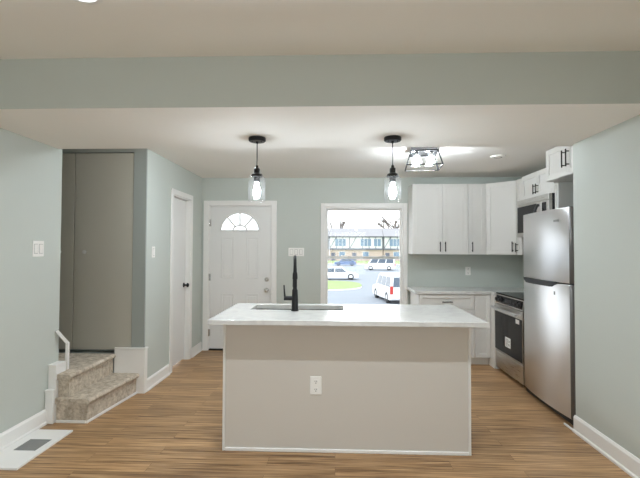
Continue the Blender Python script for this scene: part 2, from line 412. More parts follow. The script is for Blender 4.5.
# ------------------------------------------------------------------ baseboards
def base_profile_x(x, sgn, y0, y1, h=0.115, t=0.016):
    """board on a wall plane x, sticking out towards sgn"""
    b = MB(); pts = [(x, 0), (x+sgn*(t+0.010), 0), (x+sgn*(t+0.010), 0.016), (x+sgn*t, 0.024), (x+sgn*t, h-0.018), (x+sgn*0.007, h), (x, h)]
    b.prism(pts, y0, y1, 'y'); return b
def base_profile_y(y, sgn, x0, x1, h=0.115, t=0.016):
    b = MB(); pts = [(y, 0), (y+sgn*(t+0.010), 0), (y+sgn*(t+0.010), 0.016), (y+sgn*t, 0.024), (y+sgn*t, h-0.018), (y+sgn*0.007, h), (y, h)]
    b.prism(pts, x0, x1, 'x'); return b
struct('baseboard_left', base_profile_x(XL, 1, YREAR, 3.41, 0.12), M['trim'], 'white baseboard along the left wall', 'baseboard')
b = base_profile_x(XR, -1, YREAR, YR+0.005, 0.13); b.box(XR-0.024, XR-0.008, YR, YR+0.14, 0, 0.016, 0.004)
struct('baseboard_right', b, M['trim'], 'white baseboard along the right wall', 'baseboard')
b = base_profile_x(XE, 1, YE+0.03, 4.81, 0.12)
struct('baseboard_entry', b, M['trim'], 'white baseboard on the entry wall before the side door', 'baseboard')
b = base_profile_x(XE, 1, 5.56, YB, 0.12)
struct('baseboard_entry_far', b, M['trim'], 'short white baseboard between the side door and front door', 'baseboard')
b = base_profile_y(YB, -1, -0.815, 1.00, 0.12)
struct('baseboard_back', b, M['trim'], 'white baseboard under the kitchen window', 'baseboard')

# ------------------------------------------------------------------ front door
fd = thing('door_1', 'white front door with a fan shaped window at its top', 'door', ((FX0+FX1)/2, YB, 0), kind='structure')
b = MB(); c0, c1, ct = -1.873, -0.830, 2.115
b.box(c0, FX0+0.004, YB-0.02, YB, 0, ct, 0.004); b.box(FX1-0.004, c1, YB-0.02, YB, 0, ct, 0.004); b.box(FX0, FX1, YB-0.02, YB, FZ-0.004, ct, 0.004)
b.box(FX0, FX0+0.012, YB, YB+0.14, 0, FZ); b.box(FX1-0.012, FX1, YB, YB+0.14, 0, FZ); b.box(FX0, FX1, YB, YB+0.14, FZ-0.012, FZ)
mk('door_frame', b, M['trim'], fd)
b = MB(); b.box(FX0+0.012, FX1-0.012, YB-0.004, YB+0.14, 0, 0.022, 0.004); mk('threshold', b, M['bronze'], fd)
# slab with fan lite hole: built in X/Z with the arch cut out
sx0, sx1, sz0, sz1 = FX0+0.015, FX1-0.015, 0.028, FZ-0.015
cx, cz, ra, rb = -1.359, 1.692, 0.270, 0.250
yf, yb_ = YB+0.012, YB+0.054
def fan_slab():
    b = MB(); N = 24
    arc = [(cx+ra*math.cos(PI*i/N), cz+rb*math.sin(PI*i/N)) for i in range(N+1)]   # right to left
    # outer boundary points matched to arc points
    outp = []
    for x, z in arc:
        dx, dz = x-cx, z-cz; k = 1e9
        if dx > 1e-6: k = min(k, (sx1-cx)/dx)
        if dx < -1e-6: k = min(k, (sx0-cx)/dx)
        if dz > 1e-6: k = min(k, (sz1-cz)/dz)
        outp.append((cx+dx*k, cz+dz*k))
    for y in (yf, yb_):
        vs_ = [(x, y, z) for x, z in arc]+[(x, y, z) for x, z in outp]; n = N+1; fs_ = []
        for i in range(N):
            a_, b_ = outp[i], outp[i+1]
            fs_.append((i, i+1, n+i+1, n+i))
        b.add(vs_, fs_)
        # fill corner triangles
        for i in range(N):
            a_, b_ = outp[i], outp[i+1]
            if abs(a_[0]-b_[0]) > 1e-6 and abs(a_[1]-b_[1]) > 1e-6:
                cxn = sx1 if a_[0] > cx else sx0
                b.add([(a_[0], y, a_[1]), (b_[0], y, b_[1]), (cxn, y, sz1)], [(0, 1, 2)])
        b.add([(sx0, y, sz0), (sx1, y, sz0), (sx1, y, cz), (cx+ra, y, cz), (cx-ra, y, cz), (sx0, y, cz)], [(0, 1, 2, 3, 4, 5)])
    loop = [(cx+ra*math.cos(PI*i/N), cz+rb*math.sin(PI*i/N)) for i in range(N+1)]
    vs_ = [(x, yf, z) for x, z in loop]+[(x, yb_, z) for x, z in loop]; n = N+1
    b.add(vs_, [(i, (i+1) % n, n+(i+1) % n, n+i) for i in range(n)])
    e = [(sx0, sz0), (sx1, sz0), (sx1, sz1), (sx0, sz1)]
    vs_ = [(x, yf, z) for x, z in e]+[(x, yb_, z) for x, z in e]
    b.add(vs_, [(i, (i+1) % 4, 4+(i+1) % 4, 4+i) for i in range(4)])
    # embossed panels: a raised moulding ring and a raised field
    for px0, px1 in ((-1.620, -1.440), (-1.265, -1.085)):
        for pz0, pz1 in ((1.015, 1.600), (0.20, 0.80)):
            q = 0.018
            b.box(px0, px1, yf-0.006, yf+0.004, pz0, pz0+q, 0.003); b.box(px0, px1, yf-0.006, yf+0.004, pz1-q, pz1, 0.003)
            b.box(px0, px0+q, yf-0.006, yf+0.004, pz0, pz1, 0.003); b.box(px1-q, px1, yf-0.006, yf+0.004, pz0, pz1, 0.003)
            b.box(px0+0.035, px1-0.035, yf-0.005, yf+0.004, pz0+0.035, pz1-0.035, 0.004)
    return b
slab = mk('door_slab', fan_slab(), M['door'], fd)
# fan window frame and muntins
b = MB(); N = 28
def arcp(r1, r2, y, n=N): return [(cx+r1*math.cos(PI*i/n), y, cz+r2*math.sin(PI*i/n)) for i in range(n+1)]
b.tube(arcp(ra+0.004, rb+0.004, yf-0.003), 0.011, 8); b.tube([(cx-ra-0.010, yf-0.003, cz), (cx+ra+0.010, yf-0.003, cz)], 0.011, 8)
b.tube(arcp(0.100, 0.075, yf+0.004), 0.012, 8)
for a in (48, 90, 132):
    a = math.radians(a)
    b.bar((cx+0.098*math.cos(a), yf+0.008, cz+0.073*math.sin(a)), (cx+ra*math.cos(a), yf+0.004, cz+rb*math.sin(a)), 0.022)
fw = mk('fan_window_frame', b, M['door'], fd)
b = MB(); pts = [(cx+ra*math.cos(PI*i/N), cz+rb*math.sin(PI*i/N)) for i in range(N+1)]
b.prism(pts, yf+0.016, yf+0.020, 'y'); mk('pane', b, M['glass'], fw)
for nm, z, r in (('deadbolt', 1.003, 0.030), ('door_knob', 0.855, 0.032)):
    b = MB(); b.lathe([(0, yf), (r, yf), (r, yf-0.008), (r*0.75, yf-0.014), (0, yf-0.014)], (-0.972, 0, z), 'y', 24)
    if nm == 'door_knob':
        b.lathe([(0.011, yf-0.012), (0.011, yf-0.035), (0.024, yf-0.042), (0.028, yf-0.055), (0.022, yf-0.066), (0, yf-0.068)], (-0.972, 0, z), 'y', 24)
    else:
        b.box(-0.976, -0.968, yf-0.03, yf-0.012, z-0.016, z+0.016, 0.002)
    mk(nm, b, M['chrome'], fd)
for z in (0.25, 1.03, 1.80):
    b = MB(); b.cyl((FX0+0.008, YB-0.006, 0), 0.008, z-0.05, z+0.05); b.box(FX0+0.006, FX0+0.03, YB+0.004, YB+0.013, z-0.048, z+0.048)
    mk('hinge', b, M['chrome'], fd)

# ------------------------------------------------------------------ side door in the entry wall
sd = thing('door_2', 'plain white side door with a black knob left of the front door', 'door', (XE, (SY0+SY1)/2, 0), kind='structure')
b = MB()
b.box(XE, XE+0.018, SY0-0.062, SY0+0.004, 0, SZ+0.06, 0.004); b.box(XE, XE+0.018, SY1-0.004, SY1+0.062, 0, SZ+0.06, 0.004); b.box(XE, XE+0.018, SY0, SY1, SZ-0.004, SZ+0.06, 0.004)
b.box(XE-0.11, XE, SY0, SY0+0.015, 0, SZ); b.box(XE-0.11, XE, SY1-0.015, SY1, 0, SZ); b.box(XE-0.11, XE, SY0, SY1, SZ-0.015, SZ)
mk('door_frame', b, M['trim'], sd)
b = MB(); b.box(XE-0.085, XE-0.05, SY0+0.017, SY1-0.017, 0.022, SZ-0.017, 0.002)
mk('door_slab', b, M['door'], sd)
b = MB(); kx, ky, kz = XE-0.05, SY1-0.075, 0.965
b.lathe([(0, kx), (0.030, kx), (0.030, kx+0.007), (0.012, kx+0.012), (0.011, kx+0.036), (0.025, kx+0.044), (0.028, kx+0.056), (0.02, kx+0.066), (0, kx+0.068)], (0, ky, kz), 'x', 24)
mk('door_knob', b, M['black'], sd)

# ------------------------------------------------------------------ closet doors above the steps
for nm, xa, xb, kx, lab in (('door_3', DXM+0.004, DX1-0.003, -2.512, 'wide shade-greyed closet door facing the camera above the carpeted steps'),
                            ('door_4', DX0+0.003, DXM-0.004, -2.772, 'shade-greyed closet door partly hidden behind the left wall')):
    d = thing(nm, lab, 'door', ((xa+xb)/2, YE, DZ0), kind='structure')
    b = MB(); b.box(xa, xb, YE+0.004, YE+0.04, DZ0+0.012, DZ1-0.006, 0.003); mk('door_slab', b, M['door_shaded'], d)
    b = MB(); y = YE+0.004
    b.lathe([(0, y), (0.010, y), (0.008, y-0.014), (0.019, y-0.022), (0.019, y-0.03), (0, y-0.034)], (kx, 0, 1.395), 'y', 20)
    mk('door_knob', b, M['nickel'], d)

# ------------------------------------------------------------------ kitchen window
wd = thing('window_1', 'white double hung kitchen window looking onto the street', 'window', ((WX0+WX1)/2, YB, WZ0), kind='structure')
b = MB(); ca = 0.055
b.box(WX0-ca, WX0, YB-0.018, YB, WZ0-0.05, WZ1+ca, 0.004); b.box(WX1, WX1+ca, YB-0.018, YB, WZ0-0.05, WZ1+ca, 0.004)
b.box(WX0, WX1, YB-0.018, YB, WZ1, WZ1+ca, 0.004); b.box(WX0, WX1, YB-0.018, YB, WZ0-0.05, WZ0, 0.004)
mk('window_casing', b, M['trim'], wd)
b = MB(); b.box(WX0-0.03, WX1+0.03, YB-0.05, YB+0.02, WZ0-0.004, WZ0+0.02, 0.005); mk('window_sill', b, M['trim'], wd)
b = MB(); q = 0.02
b.box(WX0, WX0+q, YB, YB+0.12, WZ0, WZ1); b.box(WX1-q, WX1, YB, YB+0.12, WZ0, WZ1); b.box(WX0+q, WX1-q, YB, YB+0.12, WZ1-q, WZ1); b.box(WX0+q, WX1-q, YB, YB+0.12, WZ0, WZ0+q)
mk('window_frame', b, M['trim'], wd)
def sash(z0, z1, y, bt, tp):
    b = MB(); xa, xb = WX0+q, WX1-q; s_ = 0.024
    b.box(xa, xa+s_, y, y+0.03, z0, z1, 0.003); b.box(xb-s_, xb, y, y+0.03, z0, z1, 0.003)
    b.box(xa+s_, xb-s_, y, y+0.03, z0, z0+bt, 0.003); b.box(xa+s_, xb-s_, y, y+0.03, z1-tp, z1, 0.003)
    s = mk('sash', b, M['trim'], wd)
    g = MB(); g.box(xa+s_, xb-s_, y+0.013, y+0.017, z0+bt, z1-tp); mk('pane', g, M['glass'], s)
    return s
sash(1.295, WZ1-q, YB+0.065, 0.035, 0.022)
sl = sash(WZ0+q, 1.335, YB+0.025, 0.05, 0.005)
b = MB()
for x in (0.10, 0.68): b.box(x-0.03, x+0.03, YB+0.028, YB+0.052, 1.334, 1.348, 0.003)
mk('sash_lock', b, M['plate'], sl)

# ------------------------------------------------------------------ carpeted steps
Z1, Z2 = 0.20, 0.390
S1X, S2X, SYN, SXL = -1.960, -2.200, 3.450, -2.290; SKEW = -0.075
st = thing('carpeted_steps', 'two mottled beige carpeted steps rising left to the closet landing', 'stairs', (-2.2, 3.8, 0))
def nosed(x1, x0, y0, y1, z0, z1, near_nose, skew=0.0):
    b = MB(); r = 0.022
    b.box(x0, x1, y0, y1, z0, z1-0.03)
    pr = [(x0, z1-0.044), (x1+0.004, z1-0.044)]
    pr += [(x1+0.006+r*math.cos(a), z1-r+r*math.sin(a)) for a in [(-90+15*i)*PI/180 for i in range(13)]] + [(x0, z1)]
    b.prism(pr, y0-(0.02 if near_nose else 0), y1, 'y')
    if skew:
        b.v = [((x+skew*(YE-y)/0.78 if x > x0+0.01 else x), y, z) for x, y, z in b.v]
    return b
mk('lower_step', nosed(S1X, SXL, SYN, YE-0.024, 0.018, Z1, True, SKEW), M['carpet'], st)
b = nosed(S2X, SXL, SYN+0.02, YL+0.002, Z1, Z2, True)
b2 = nosed(S2X, XSW+0.002, YL+0.002, YE-0.024, 0.02, Z2, False)
b.v, nv = b.v+b2.v, len(b.v); b.f += [[i+nv for i in f] for f in b2.f]; b.sm += b2.sm; b.mi += b2.mi
mk('upper_landing', b, M['carpet'], st)
b = MB(); b.box(S1X, S1X+0.012, SYN-0.014, YE-0.02, 0, 0.022, 0.003); b.v = [(x+SKEW*(YE-y)/0.78, y, z) for x, y, z in b.v]; b.box(SXL, S1X+SKEW, SYN-0.014, SYN-0.002, 0, 0.022, 0.003)
mk('base_strip', b, M['trim'], st)

# stair skirts
b = MB(); b.box(XL+0.001, SXL-0.003, 3.41, 3.445, 0, 0.27, 0.004); b.box(XL+0.0005, SXL-0.002, 3.405, 3.444, 0.262, 0.275, 0.003)
b.box(XL+0.001, SXL-0.003, 3.445, YL-0.004, 0.0, 0.465, 0.004); b.box(XL+0.0005, SXL-0.002, 3.440, YL-0.003, 0.457, 0.472, 0.003)
struct('trim_1', b, M['trim'], 'stepped white skirt boards on the left wall beside the steps', 'trim')
b = MB(); b.bar((XL+0.010, 3.525, 0.735), (-2.305, 3.606, 0.612), 0.020, 0.024); b.bar((-2.305, 3.604, 0.62), (-2.305, 3.604, Z2+0.001), 0.022, 0.022)
struct('trim_2', b, M['trim'], 'white angled trim at the end of the left wall above the steps', 'trim')
b = MB(); b.box(-2.190, XE+0.02, YE-0.022, YE-0.001, 0, 0.44, 0.003); b.box(XE+0.001, XE+0.0195, YE-0.002, YE+0.035, 0, 0.44)
b.box(-2.190, XE+0.026, YE-0.028, YE-0.001, 0.432, 0.448, 0.003); b.box(XE+0.001, XE+0.0255, YE-0.002, YE+0.04, 0.432, 0.4475)
struct('trim_3', b, M['trim'], 'tall white skirt board at the corner right of the steps', 'trim')

# ------------------------------------------------------------------ island
IX0, IX1, IYF, IYB, IZ = -0.800, 0.945, 3.03, 3.735, 0.915
isl = thing('kitchen_island', 'off white kitchen island body with a plain panelled front', 'island', ((IX0+IX1)/2, (IYF+IYB)/2, 0))
b = MB(); b.box(IX0+0.02, IX1-0.02, IYF+0.012, IYB, 0.0, 0.60)
b.box(IX0+0.02, IX0+0.04, IYF+0.012, IYB, 0.60, IZ); b.box(IX1-0.04, IX1-0.02, IYF+0.012, IYB, 0.60, IZ); b.box(IX0+0.04, IX1-0.04, IYF+0.012, IYF+0.05, 0.60, IZ); b.box(IX0+0.04, IX1-0.04, IYB-0.02, IYB, 0.60, IZ)
mk('body', b, M['island'], isl)
b = MB(); b.box(IX0+0.018, IX1-0.018, IYF, IYF+0.012, 0.002, IZ, 0.001); mk('front_panel', b, M['island'], isl)
for xa, xb in ((IX0, IX0+0.018), (IX1-0.018, IX1)):
    b = MB(); b.box(xa, xb, IYF-0.008, IYB, 0.0, IZ, 0.003); mk('end_panel', b, M['cab'], isl)
b = MB(); b.box(IX0+0.018, IX1-0.018, IYF-0.010, IYF, 0.0, 0.026, 0.004); mk('base_strip', b, M['trim'], isl)
def outlet_geo(cxx, czz, y, sgn=-1, w_=0.072, h_=0.116):
    p = MB(); p.box(cxx-w_/2, cxx+w_/2, y, y+sgn*0.006, czz-h_/2, czz+h_/2, 0.003)
    return p
def outlet_sockets(cxx, czz, y, parent, sgn=-1):
    for dz in (-0.028, 0.028):
        s_ = MB(); s_.lathe([(0, y+sgn*0.005), (0.017, y+sgn*0.005), (0.017, y+sgn*0.009), (0, y+sgn*0.009)], (cxx, 0, czz+dz), 'y', 20)
        s_.cur = 1
        for dx in (-0.006, 0.006): s_.box(cxx+dx-0.0015, cxx+dx+0.0015, y+sgn*0.0085, y+sgn*0.0095, czz+dz-0.002, czz+dz+0.008)
        s_.box(cxx-0.003, cxx+0.003, y+sgn*0.0085, y+sgn*0.0095, czz+dz-0.012, czz+dz-0.006)
        mk('socket', s_, [M['plate'], M['slot']], parent)
po = mk('outlet', outlet_geo(-0.137, 0.467, IYF, -1, 0.082, 0.128), M['plate'], isl); outlet_sockets(-0.137, 0.467, IYF, po)

CX0, CX1, CYF, CYB = -0.864, 1.014, 2.862, 3.76
HX0, HX1, HY0, HY1 = -0.680, 0.062, 3.375, 3.665
CZ0, CZ1 = 0.915, 0.949
b = MB(); b.slab_hole(CX0, CX1, CYF, CYB, HX0, HX1, HY0, HY1, CZ0, CZ1)
ct = mk('island_countertop', b, M['quartz'], None, ((CX0+CX1)/2, (CYF+CYB)/2, CZ0))
tag(ct, 'white quartz countertop on the island with a sink cut out', 'countertop')
bv = ct.modifiers.new('bevel', 'BEVEL'); bv.width = 0.003; bv.segments = 2; bv.limit_method = 'ANGLE'

sk = thing('undermount_sink', 'stainless steel sink set under the island countertop', 'sink', ((HX0+HX1)/2, (HY0+HY1)/2, 0.70))
b = MB(); e = 0.012
x0, x1, y0, y1 = HX0-e, HX1+e, HY0-e, HY1+e
zb, zt = 0.70, CZ0
b.box(x0, x1, y0, y0+0.004, zb, zt); b.box(x0, x1, y1-0.004, y1, zb, zt); b.box(x0, x0+0.004, y0, y1, zb, zt); b.box(x1-0.004, x1, y0, y1, zb, zt); b.box(x0, x1, y0, y1, zb-0.004, zb)
mk('basin', b, M['chrome'], sk)
b = MB(); b.lathe([(0, zb+0.001), (0.03, zb+0.001), (0.045, zb+0.005), (0.045, zb)], ((x0+x1)/2, (y0+y1)/2, 0), 'z', 24); mk('drain', b, M['darkgrey'], sk)

fx, fy = -0.316, 3.318
fa = thing('kitchen_faucet', 'matte black high arc faucet standing on the island beside the sink', 'faucet', (fx, fy, CZ1))
b = MB(); b.lathe([(0, CZ1), (0.030, CZ1), (0.030, CZ1+0.006), (0.027, CZ1+0.010), (0.0255, CZ1+0.08), (0.022, CZ1+0.16), (0.018, CZ1+0.17), (0, CZ1+0.17)], (fx, fy, 0), 'z', 28)
mk('body', b, M['black'], fa)
path = [(fx, fy, CZ1+0.165), (fx, fy, CZ1+0.25), (fx, fy, CZ1+0.33)]
rr = 0.078
for i in range(1, 13):
    a = PI*i/12; path.append((fx-0.016*(1-math.cos(a))/2, fy+rr-rr*math.cos(a), CZ1+0.33+rr*1.15*math.sin(a)))
path += [(fx-0.016, fy+2*rr, CZ1+0.29)]
b = MB(); b.tube(path, [0.0165, 0.016, 0.014]+[0.0125]*13, 14); mk('spout', b, M['black'], fa)
b = MB(); b.lathe([(0, CZ1+0.245), (0.019, CZ1+0.245), (0.0205, CZ1+0.25), (0.0195, CZ1+0.285), (0.0165, CZ1+0.30), (0, CZ1+0.30)], (fx, fy, 0), 'z', 24); mk('collar', b, M['black'], fa)
b = MB(); b.lathe([(0, CZ1+0.17), (0.018, CZ1+0.17), (0.0195, CZ1+0.18), (0.017, CZ1+0.27), (0.014, CZ1+0.30), (0, CZ1+0.30)], (fx-0.016, fy+2*rr, 0), 'z', 24); mk('spray_head', b, M['black'], fa)
b = MB(); b.tube([(fx-0.02, fy, CZ1+0.098), (fx-0.085, fy, CZ1+0.098)], 0.0175, 16)
b.tube([(fx-0.078, fy, CZ1+0.10), (fx-0.082, fy, CZ1+0.14), (fx-0.086, fy, CZ1+0.20)], [0.0085, 0.0065, 0.0055], 12); mk('lever', b, M['black'], fa)

# ------------------------------------------------------------------ cabinets
def pull_geo(F, u, w_, vertical, L, v=-0.020):
    b = MB(F); off = 0.030; d = L/2
    if vertical:
        b.tube([(u, v-off, w_-d), (u, v-off, w_+d)], 0.0062, 12)
        for s in (-1, 1): b.tube([(u, v, w_+s*(d-0.02)), (u, v-off, w_+s*(d-0.02))], 0.005, 10)
    else:
        b.tube([(u-d, v-off, w_), (u+d, v-off, w_)], 0.0062, 12)
        for s in (-1, 1): b.tube([(u+s*(d-0.02), v, w_), (u+s*(d-0.02), v-off, w_)], 0.005, 10)
    return b
def shaker_geo(F, u0, u1, w0, w1, stile=0.055):
    b = MB(F); t = 0.020; s = min(stile, (u1-u0)*0.32, (w1-w0)*0.3)
    b.box(u0+s-0.002, u1-s+0.002, -t+0.009, 0, w0+s-0.002, w1-s+0.002)
    b.box(u0, u0+s, -t, 0, w0, w1, 0.0018); b.box(u1-s, u1, -t, 0, w0, w1, 0.0018)
    b.box(u0+s, u1-s, -t, 0, w0, w0+s, 0.0018); b.box(u0+s, u1-s, -t, 0, w1-s, w1, 0.0018)
    return b
def wall_cabinet(name, label, F, W, Hh, D, doors, base, pulls='low', pl=0.13, group=None, poly=None):
    """doors: list of (u0,u1,handle_u or None)"""
    root = thing(name, label, 'cabinet', base, group)
    b = MB(F)
    if poly: b.prism(poly, 0, Hh, 'z')
    else: b.box(0, W, 0.0, D, 0, Hh, 0.0015)
    mk('body', b, M['cab'], root)
    for u0, u1, hu in doors:
        d = mk('door', shaker_geo(F, u0+0.0015, u1-0.0015, 0.003, Hh-0.003), M['cab'], root)
        if hu is not None:
            hw = 0.035+pl/2 if pulls == 'low' else Hh/2
            mk('handle', pull_geo(F, hu, hw, True, pl), M['bronze'], d, None)
    return root
UF = 5.66; UZ, UH = 1.37, 0.93
UX0, UX1, UX2 = 1.010, 1.738, 1.970
F = frame(UX0, UF, UZ, 1, 0)
wall_cabinet('wall_cabinet', 'white two door wall cabinet right of the kitchen window', F, UX1-UX0-0.002, UH, YB-UF-0.001,
             [(0, 0.392, 0.392-0.035), (0.392, UX1-UX0-0.002, 0.392+0.032)], (UX0, UF, UZ))
F = frame(UX1, UF, UZ, 1, 0)
wall_cabinet('wall_cabinet', 'narrow single door white wall cabinet beside the angled corner cabinet', F, UX2-UX1-0.002, UH, YB-UF-0.001,
             [(0, UX2-UX1-0.002, 0.045)], (UX1, UF, UZ))
# diagonal corner cabinet
gx, gy = 2.262, 5.362
F = frame(UX2+0.002, UF, UZ, gx-UX2-0.002, gy-UF)
Ld = math.hypot(gx-UX2-0.002, gy-UF)
Fi = F.inverted()
corner_world = [(UX2+0.002, UF), (gx, gy), (XK-0.001, gy), (XK-0.001, YB-0.001), (UX2+0.002, YB-0.001)]
poly = [tuple((Fi @ Vector((x, y, UZ)))[:2]) for x, y in corner_world]
wall_cabinet('corner_wall_cabinet', 'angled corner wall cabinet with one wide white door', F, Ld, UH, 0, [(0.012, Ld-0.012, Ld-0.055)], (gx, YB-0.3, UZ), poly=poly)
# right run, facing -X
RF = 2.262
F = frame(RF, gy-0.002, UZ, 0, -1)
wall_cabinet('wall_cabinet', 'slim white wall cabinet squeezed between corner cabinet and microwave', F, 0.155, UH, XK-RF-0.001, [(0, 0.155, 0.04)], (RF, gy, UZ), pl=0.11)
MY1, MY0 = 5.20, 4.44
MZ0, MZ1 = 1.58, 2.018
F = frame(RF, MY1, MZ1+0.004, 0, -1)
wall_cabinet('wall_cabinet', 'short two door white cabinet directly above the microwave', F, MY1-MY0, 2.312-MZ1-0.004, XK-RF-0.001,
             [(0, (MY1-MY0)/2, (MY1-MY0)/2-0.03), ((MY1-MY0)/2, MY1-MY0, (MY1-MY0)/2+0.03)], (RF, MY1, MZ1), pl=0.11)
F = frame(RF, MY0-0.004, 1.80, 0, -1); NW = 0.075
wall_cabinet('wall_cabinet', 'slim white cabinet end between the microwave and the cabinet above the refrigerator', F, NW, 0.316, XK-RF-0.001, [(0, NW, None)], (RF, 4.3, 1.80))
OFX, OY1, OY0, OZ0, OZ1 = 2.152, 4.385, 3.60, 2.120, 2.436
F = frame(OFX, OY1, OZ0, 0, -1); WW = OY1-OY0
wall_cabinet('wall_cabinet', 'two door white cabinet mounted highest above the refrigerator up to the ceiling', F, WW, OZ1-OZ0, XK-OFX-0.001,
             [(0, WW/2, WW/2-0.035), (WW/2, WW, WW/2+0.035)], (OFX, OY1, OZ0), pulls='mid', pl=0.16)

# base cabinets on the back wall
BF, BZ0, BZ1 = 5.365, 0.10, 0.878
BX0, BXM, BX1 = 1.035, 1.722, 1.912
def base_cabinet(label, x0, x1, fronts, base):
    root = thing('base_cabinet', label, 'cabinet', base)
    F = frame(x0, BF, 0, 1, 0); W = x1-x0
    b = MB(F); b.box(0, W, 0, YB-BF-0.028, BZ0, BZ1, 0.0015); mk('body', b, M['cab'], root)
    b = MB(F); b.box(0.0, W, 0.06, 0.075, 0, BZ0); mk('toe_kick', b, M['cab'], root)
    for kind, u0, u1, w0, w1, hu, hw, vert in fronts:
        d = mk(kind, shaker_geo(F, u0+0.0015, u1-0.0015, w0, w1, 0.045), M['cab'], root)
        if hu is not None: mk('handle', pull_geo(F, hu, hw, vert, 0.13), M['bronze'], d)
W = BXM-BX0
base_cabinet('white base cabinet with a drawer over doors behind the island', BX0, BXM-0.002,
    [('drawer', 0, W-0.002, 0.70, 0.872, 0.345, 0.786, False), ('door', 0, W/2, BZ0+0.004, 0.694, W/2-0.04, 0.60, True), ('door', W/2, W-0.002, BZ0+0.004, 0.694, W/2+0.04, 0.60, True)], (BX0, BF, 0))
base_cabinet('narrow white base cabinet door beside the range', BXM, BX1, [('door', 0, BX1-BXM, BZ0+0.004, 0.872, None, 0, True)], (BXM, BF, 0))
b = MB(); z0, z1 = 0.880, 0.918
pts = [(0.985, 5.33), (1.918, 5.33), (1.918, 5.232), (XK-0.002, 5.232), (XK-0.002, YB-0.002), (0.985, YB-0.002)]
b.prism(pts, z0, z1, 'z')
ct2 = mk('perimeter_countertop', b, M['quartz'], None, (1.5, 5.6, z0)); tag(ct2, 'white quartz countertop along the back wall under the wall cabinets', 'countertop')
bv = ct2.modifiers.new('bevel', 'BEVEL'); bv.width = 0.003; bv.segments = 2; bv.limit_method = 'ANGLE'
b = MB(); b.box(BX1+0.004, XK-0.004, 5.236, YB-0.03, 0.0, 0.876, 0.002)
cf = mk('corner_base_cabinet', b, M['cab'], None, (2.2, 5.6, 0)); tag(cf, 'white blind corner base cabinet hidden behind the range', 'cabinet')

# ------------------------------------------------------------------ range
RX, RY1, RY0 = 1.925, 5.225, 4.465
F = frame(RX, RY1, 0, 0, -1); W = RY1-RY0; D = XK-RX-0.02
rg = thing('kitchen_range', 'stainless steel electric range with a black oven door', 'range', (RX+D/2, (RY0+RY1)/2, 0))
b = MB(F); b.box(0.003, W-0.003, 0.03, D, 0.03, 0.905); b.box(0.03, W-0.03, 0.08, D-0.03, 0, 0.03); mk('body', b, M['darkgrey'], rg)
b = MB(F); b.box(0, W, 0.01, D, 0.905, 0.922, 0.003)
b.box(0, W, D-0.05, D, 0.922, 0.935, 0.003)
ck = mk('cooktop', b, M['blackglass'], rg)
for u, v, r in ((0.2, 0.19, 0.10), (0.56, 0.19, 0.085), (0.2, 0.45, 0.075), (0.56, 0.45, 0.10)):
    b = MB(F); b.lathe([(r-0.004, 0.9224), (r, 0.9226), (r+0.002, 0.9224)], (u, v, 0), 'z', 36); mk('burner_ring', b, M['vent'], ck)
b = MB(F); b.prism([(0.0, 0.80), (0.03, 0.80), (0.03, 0.905), (0.014, 0.905)], 0, W, 'x')
cp = mk('control_panel', b, M['steelh'], rg)
b = MB(F); b.prism([(-0.0015, 0.812), (0.004, 0.812), (0.016, 0.896), (0.0105, 0.896)], 0.02, W-0.02, 'x'); mk('control_glass', b, M['blackglass'], cp)
for u in (0.075, 0.165, 0.38, 0.595, 0.685):
    if u == 0.38:
        b = MB(F); b.box(u-0.09, u+0.09, 0.001, 0.012, 0.838, 0.872, 0.002); mk('display', b, M['blackplastic'], cp); continue
    b = MB(F); b.lathe([(0, 0.004), (0.026, 0.004), (0.026, -0.006), (0.019, -0.01), (0.018, -0.026), (0, -0.027)], (u, 0, 0.852), 'y', 24); mk('knob', b, M['blackplastic'], cp)
b = MB(F); b.box(0.004, W-0.004, -0.004, 0.03, 0.250, 0.792, 0.004); od = mk('oven_door', b, M['steelh'], rg)
b = MB(F); b.box(0.012, W-0.012, -0.008, 0.0, 0.262, 0.705, 0.002); mk('oven_glass', b, M['blackglass'], od)
b = MB(F); b.tube([(0.03, -0.052, 0.748), (W-0.03, -0.052, 0.748)], 0.017, 16)
for u in (0.07, W-0.07): b.box(u-0.014, u+0.014, -0.05, 0.0, 0.738, 0.758, 0.003)
mk('handle', b, M['steel'], od)
b = MB(F); b.box(0.315, 0.465, -0.0095, -0.0078, 0.345, 0.455)
b.cur = 1
for i in range(7): b.box(0.33, 0.33+(0.12 if i % 3 else 0.07), -0.0100, -0.0094, 0.358+i*0.0125, 0.362+i*0.0125)
mk('sticker', b, [M['paper'], M['ink']], od)
b = MB(F); b.box(0.60, 0.69, -0.0095, -0.0078, 0.650, 0.695); mk('sticker', b, M['paper'], od)
b = MB(F); b.box(0.004, W-0.004, -0.002, 0.03, 0.045, 0.243, 0.004); b.box(0.01, W-0.01, -0.006, 0.01, 0.212, 0.236, 0.003); mk('drawer', b, M['steelh'], rg)

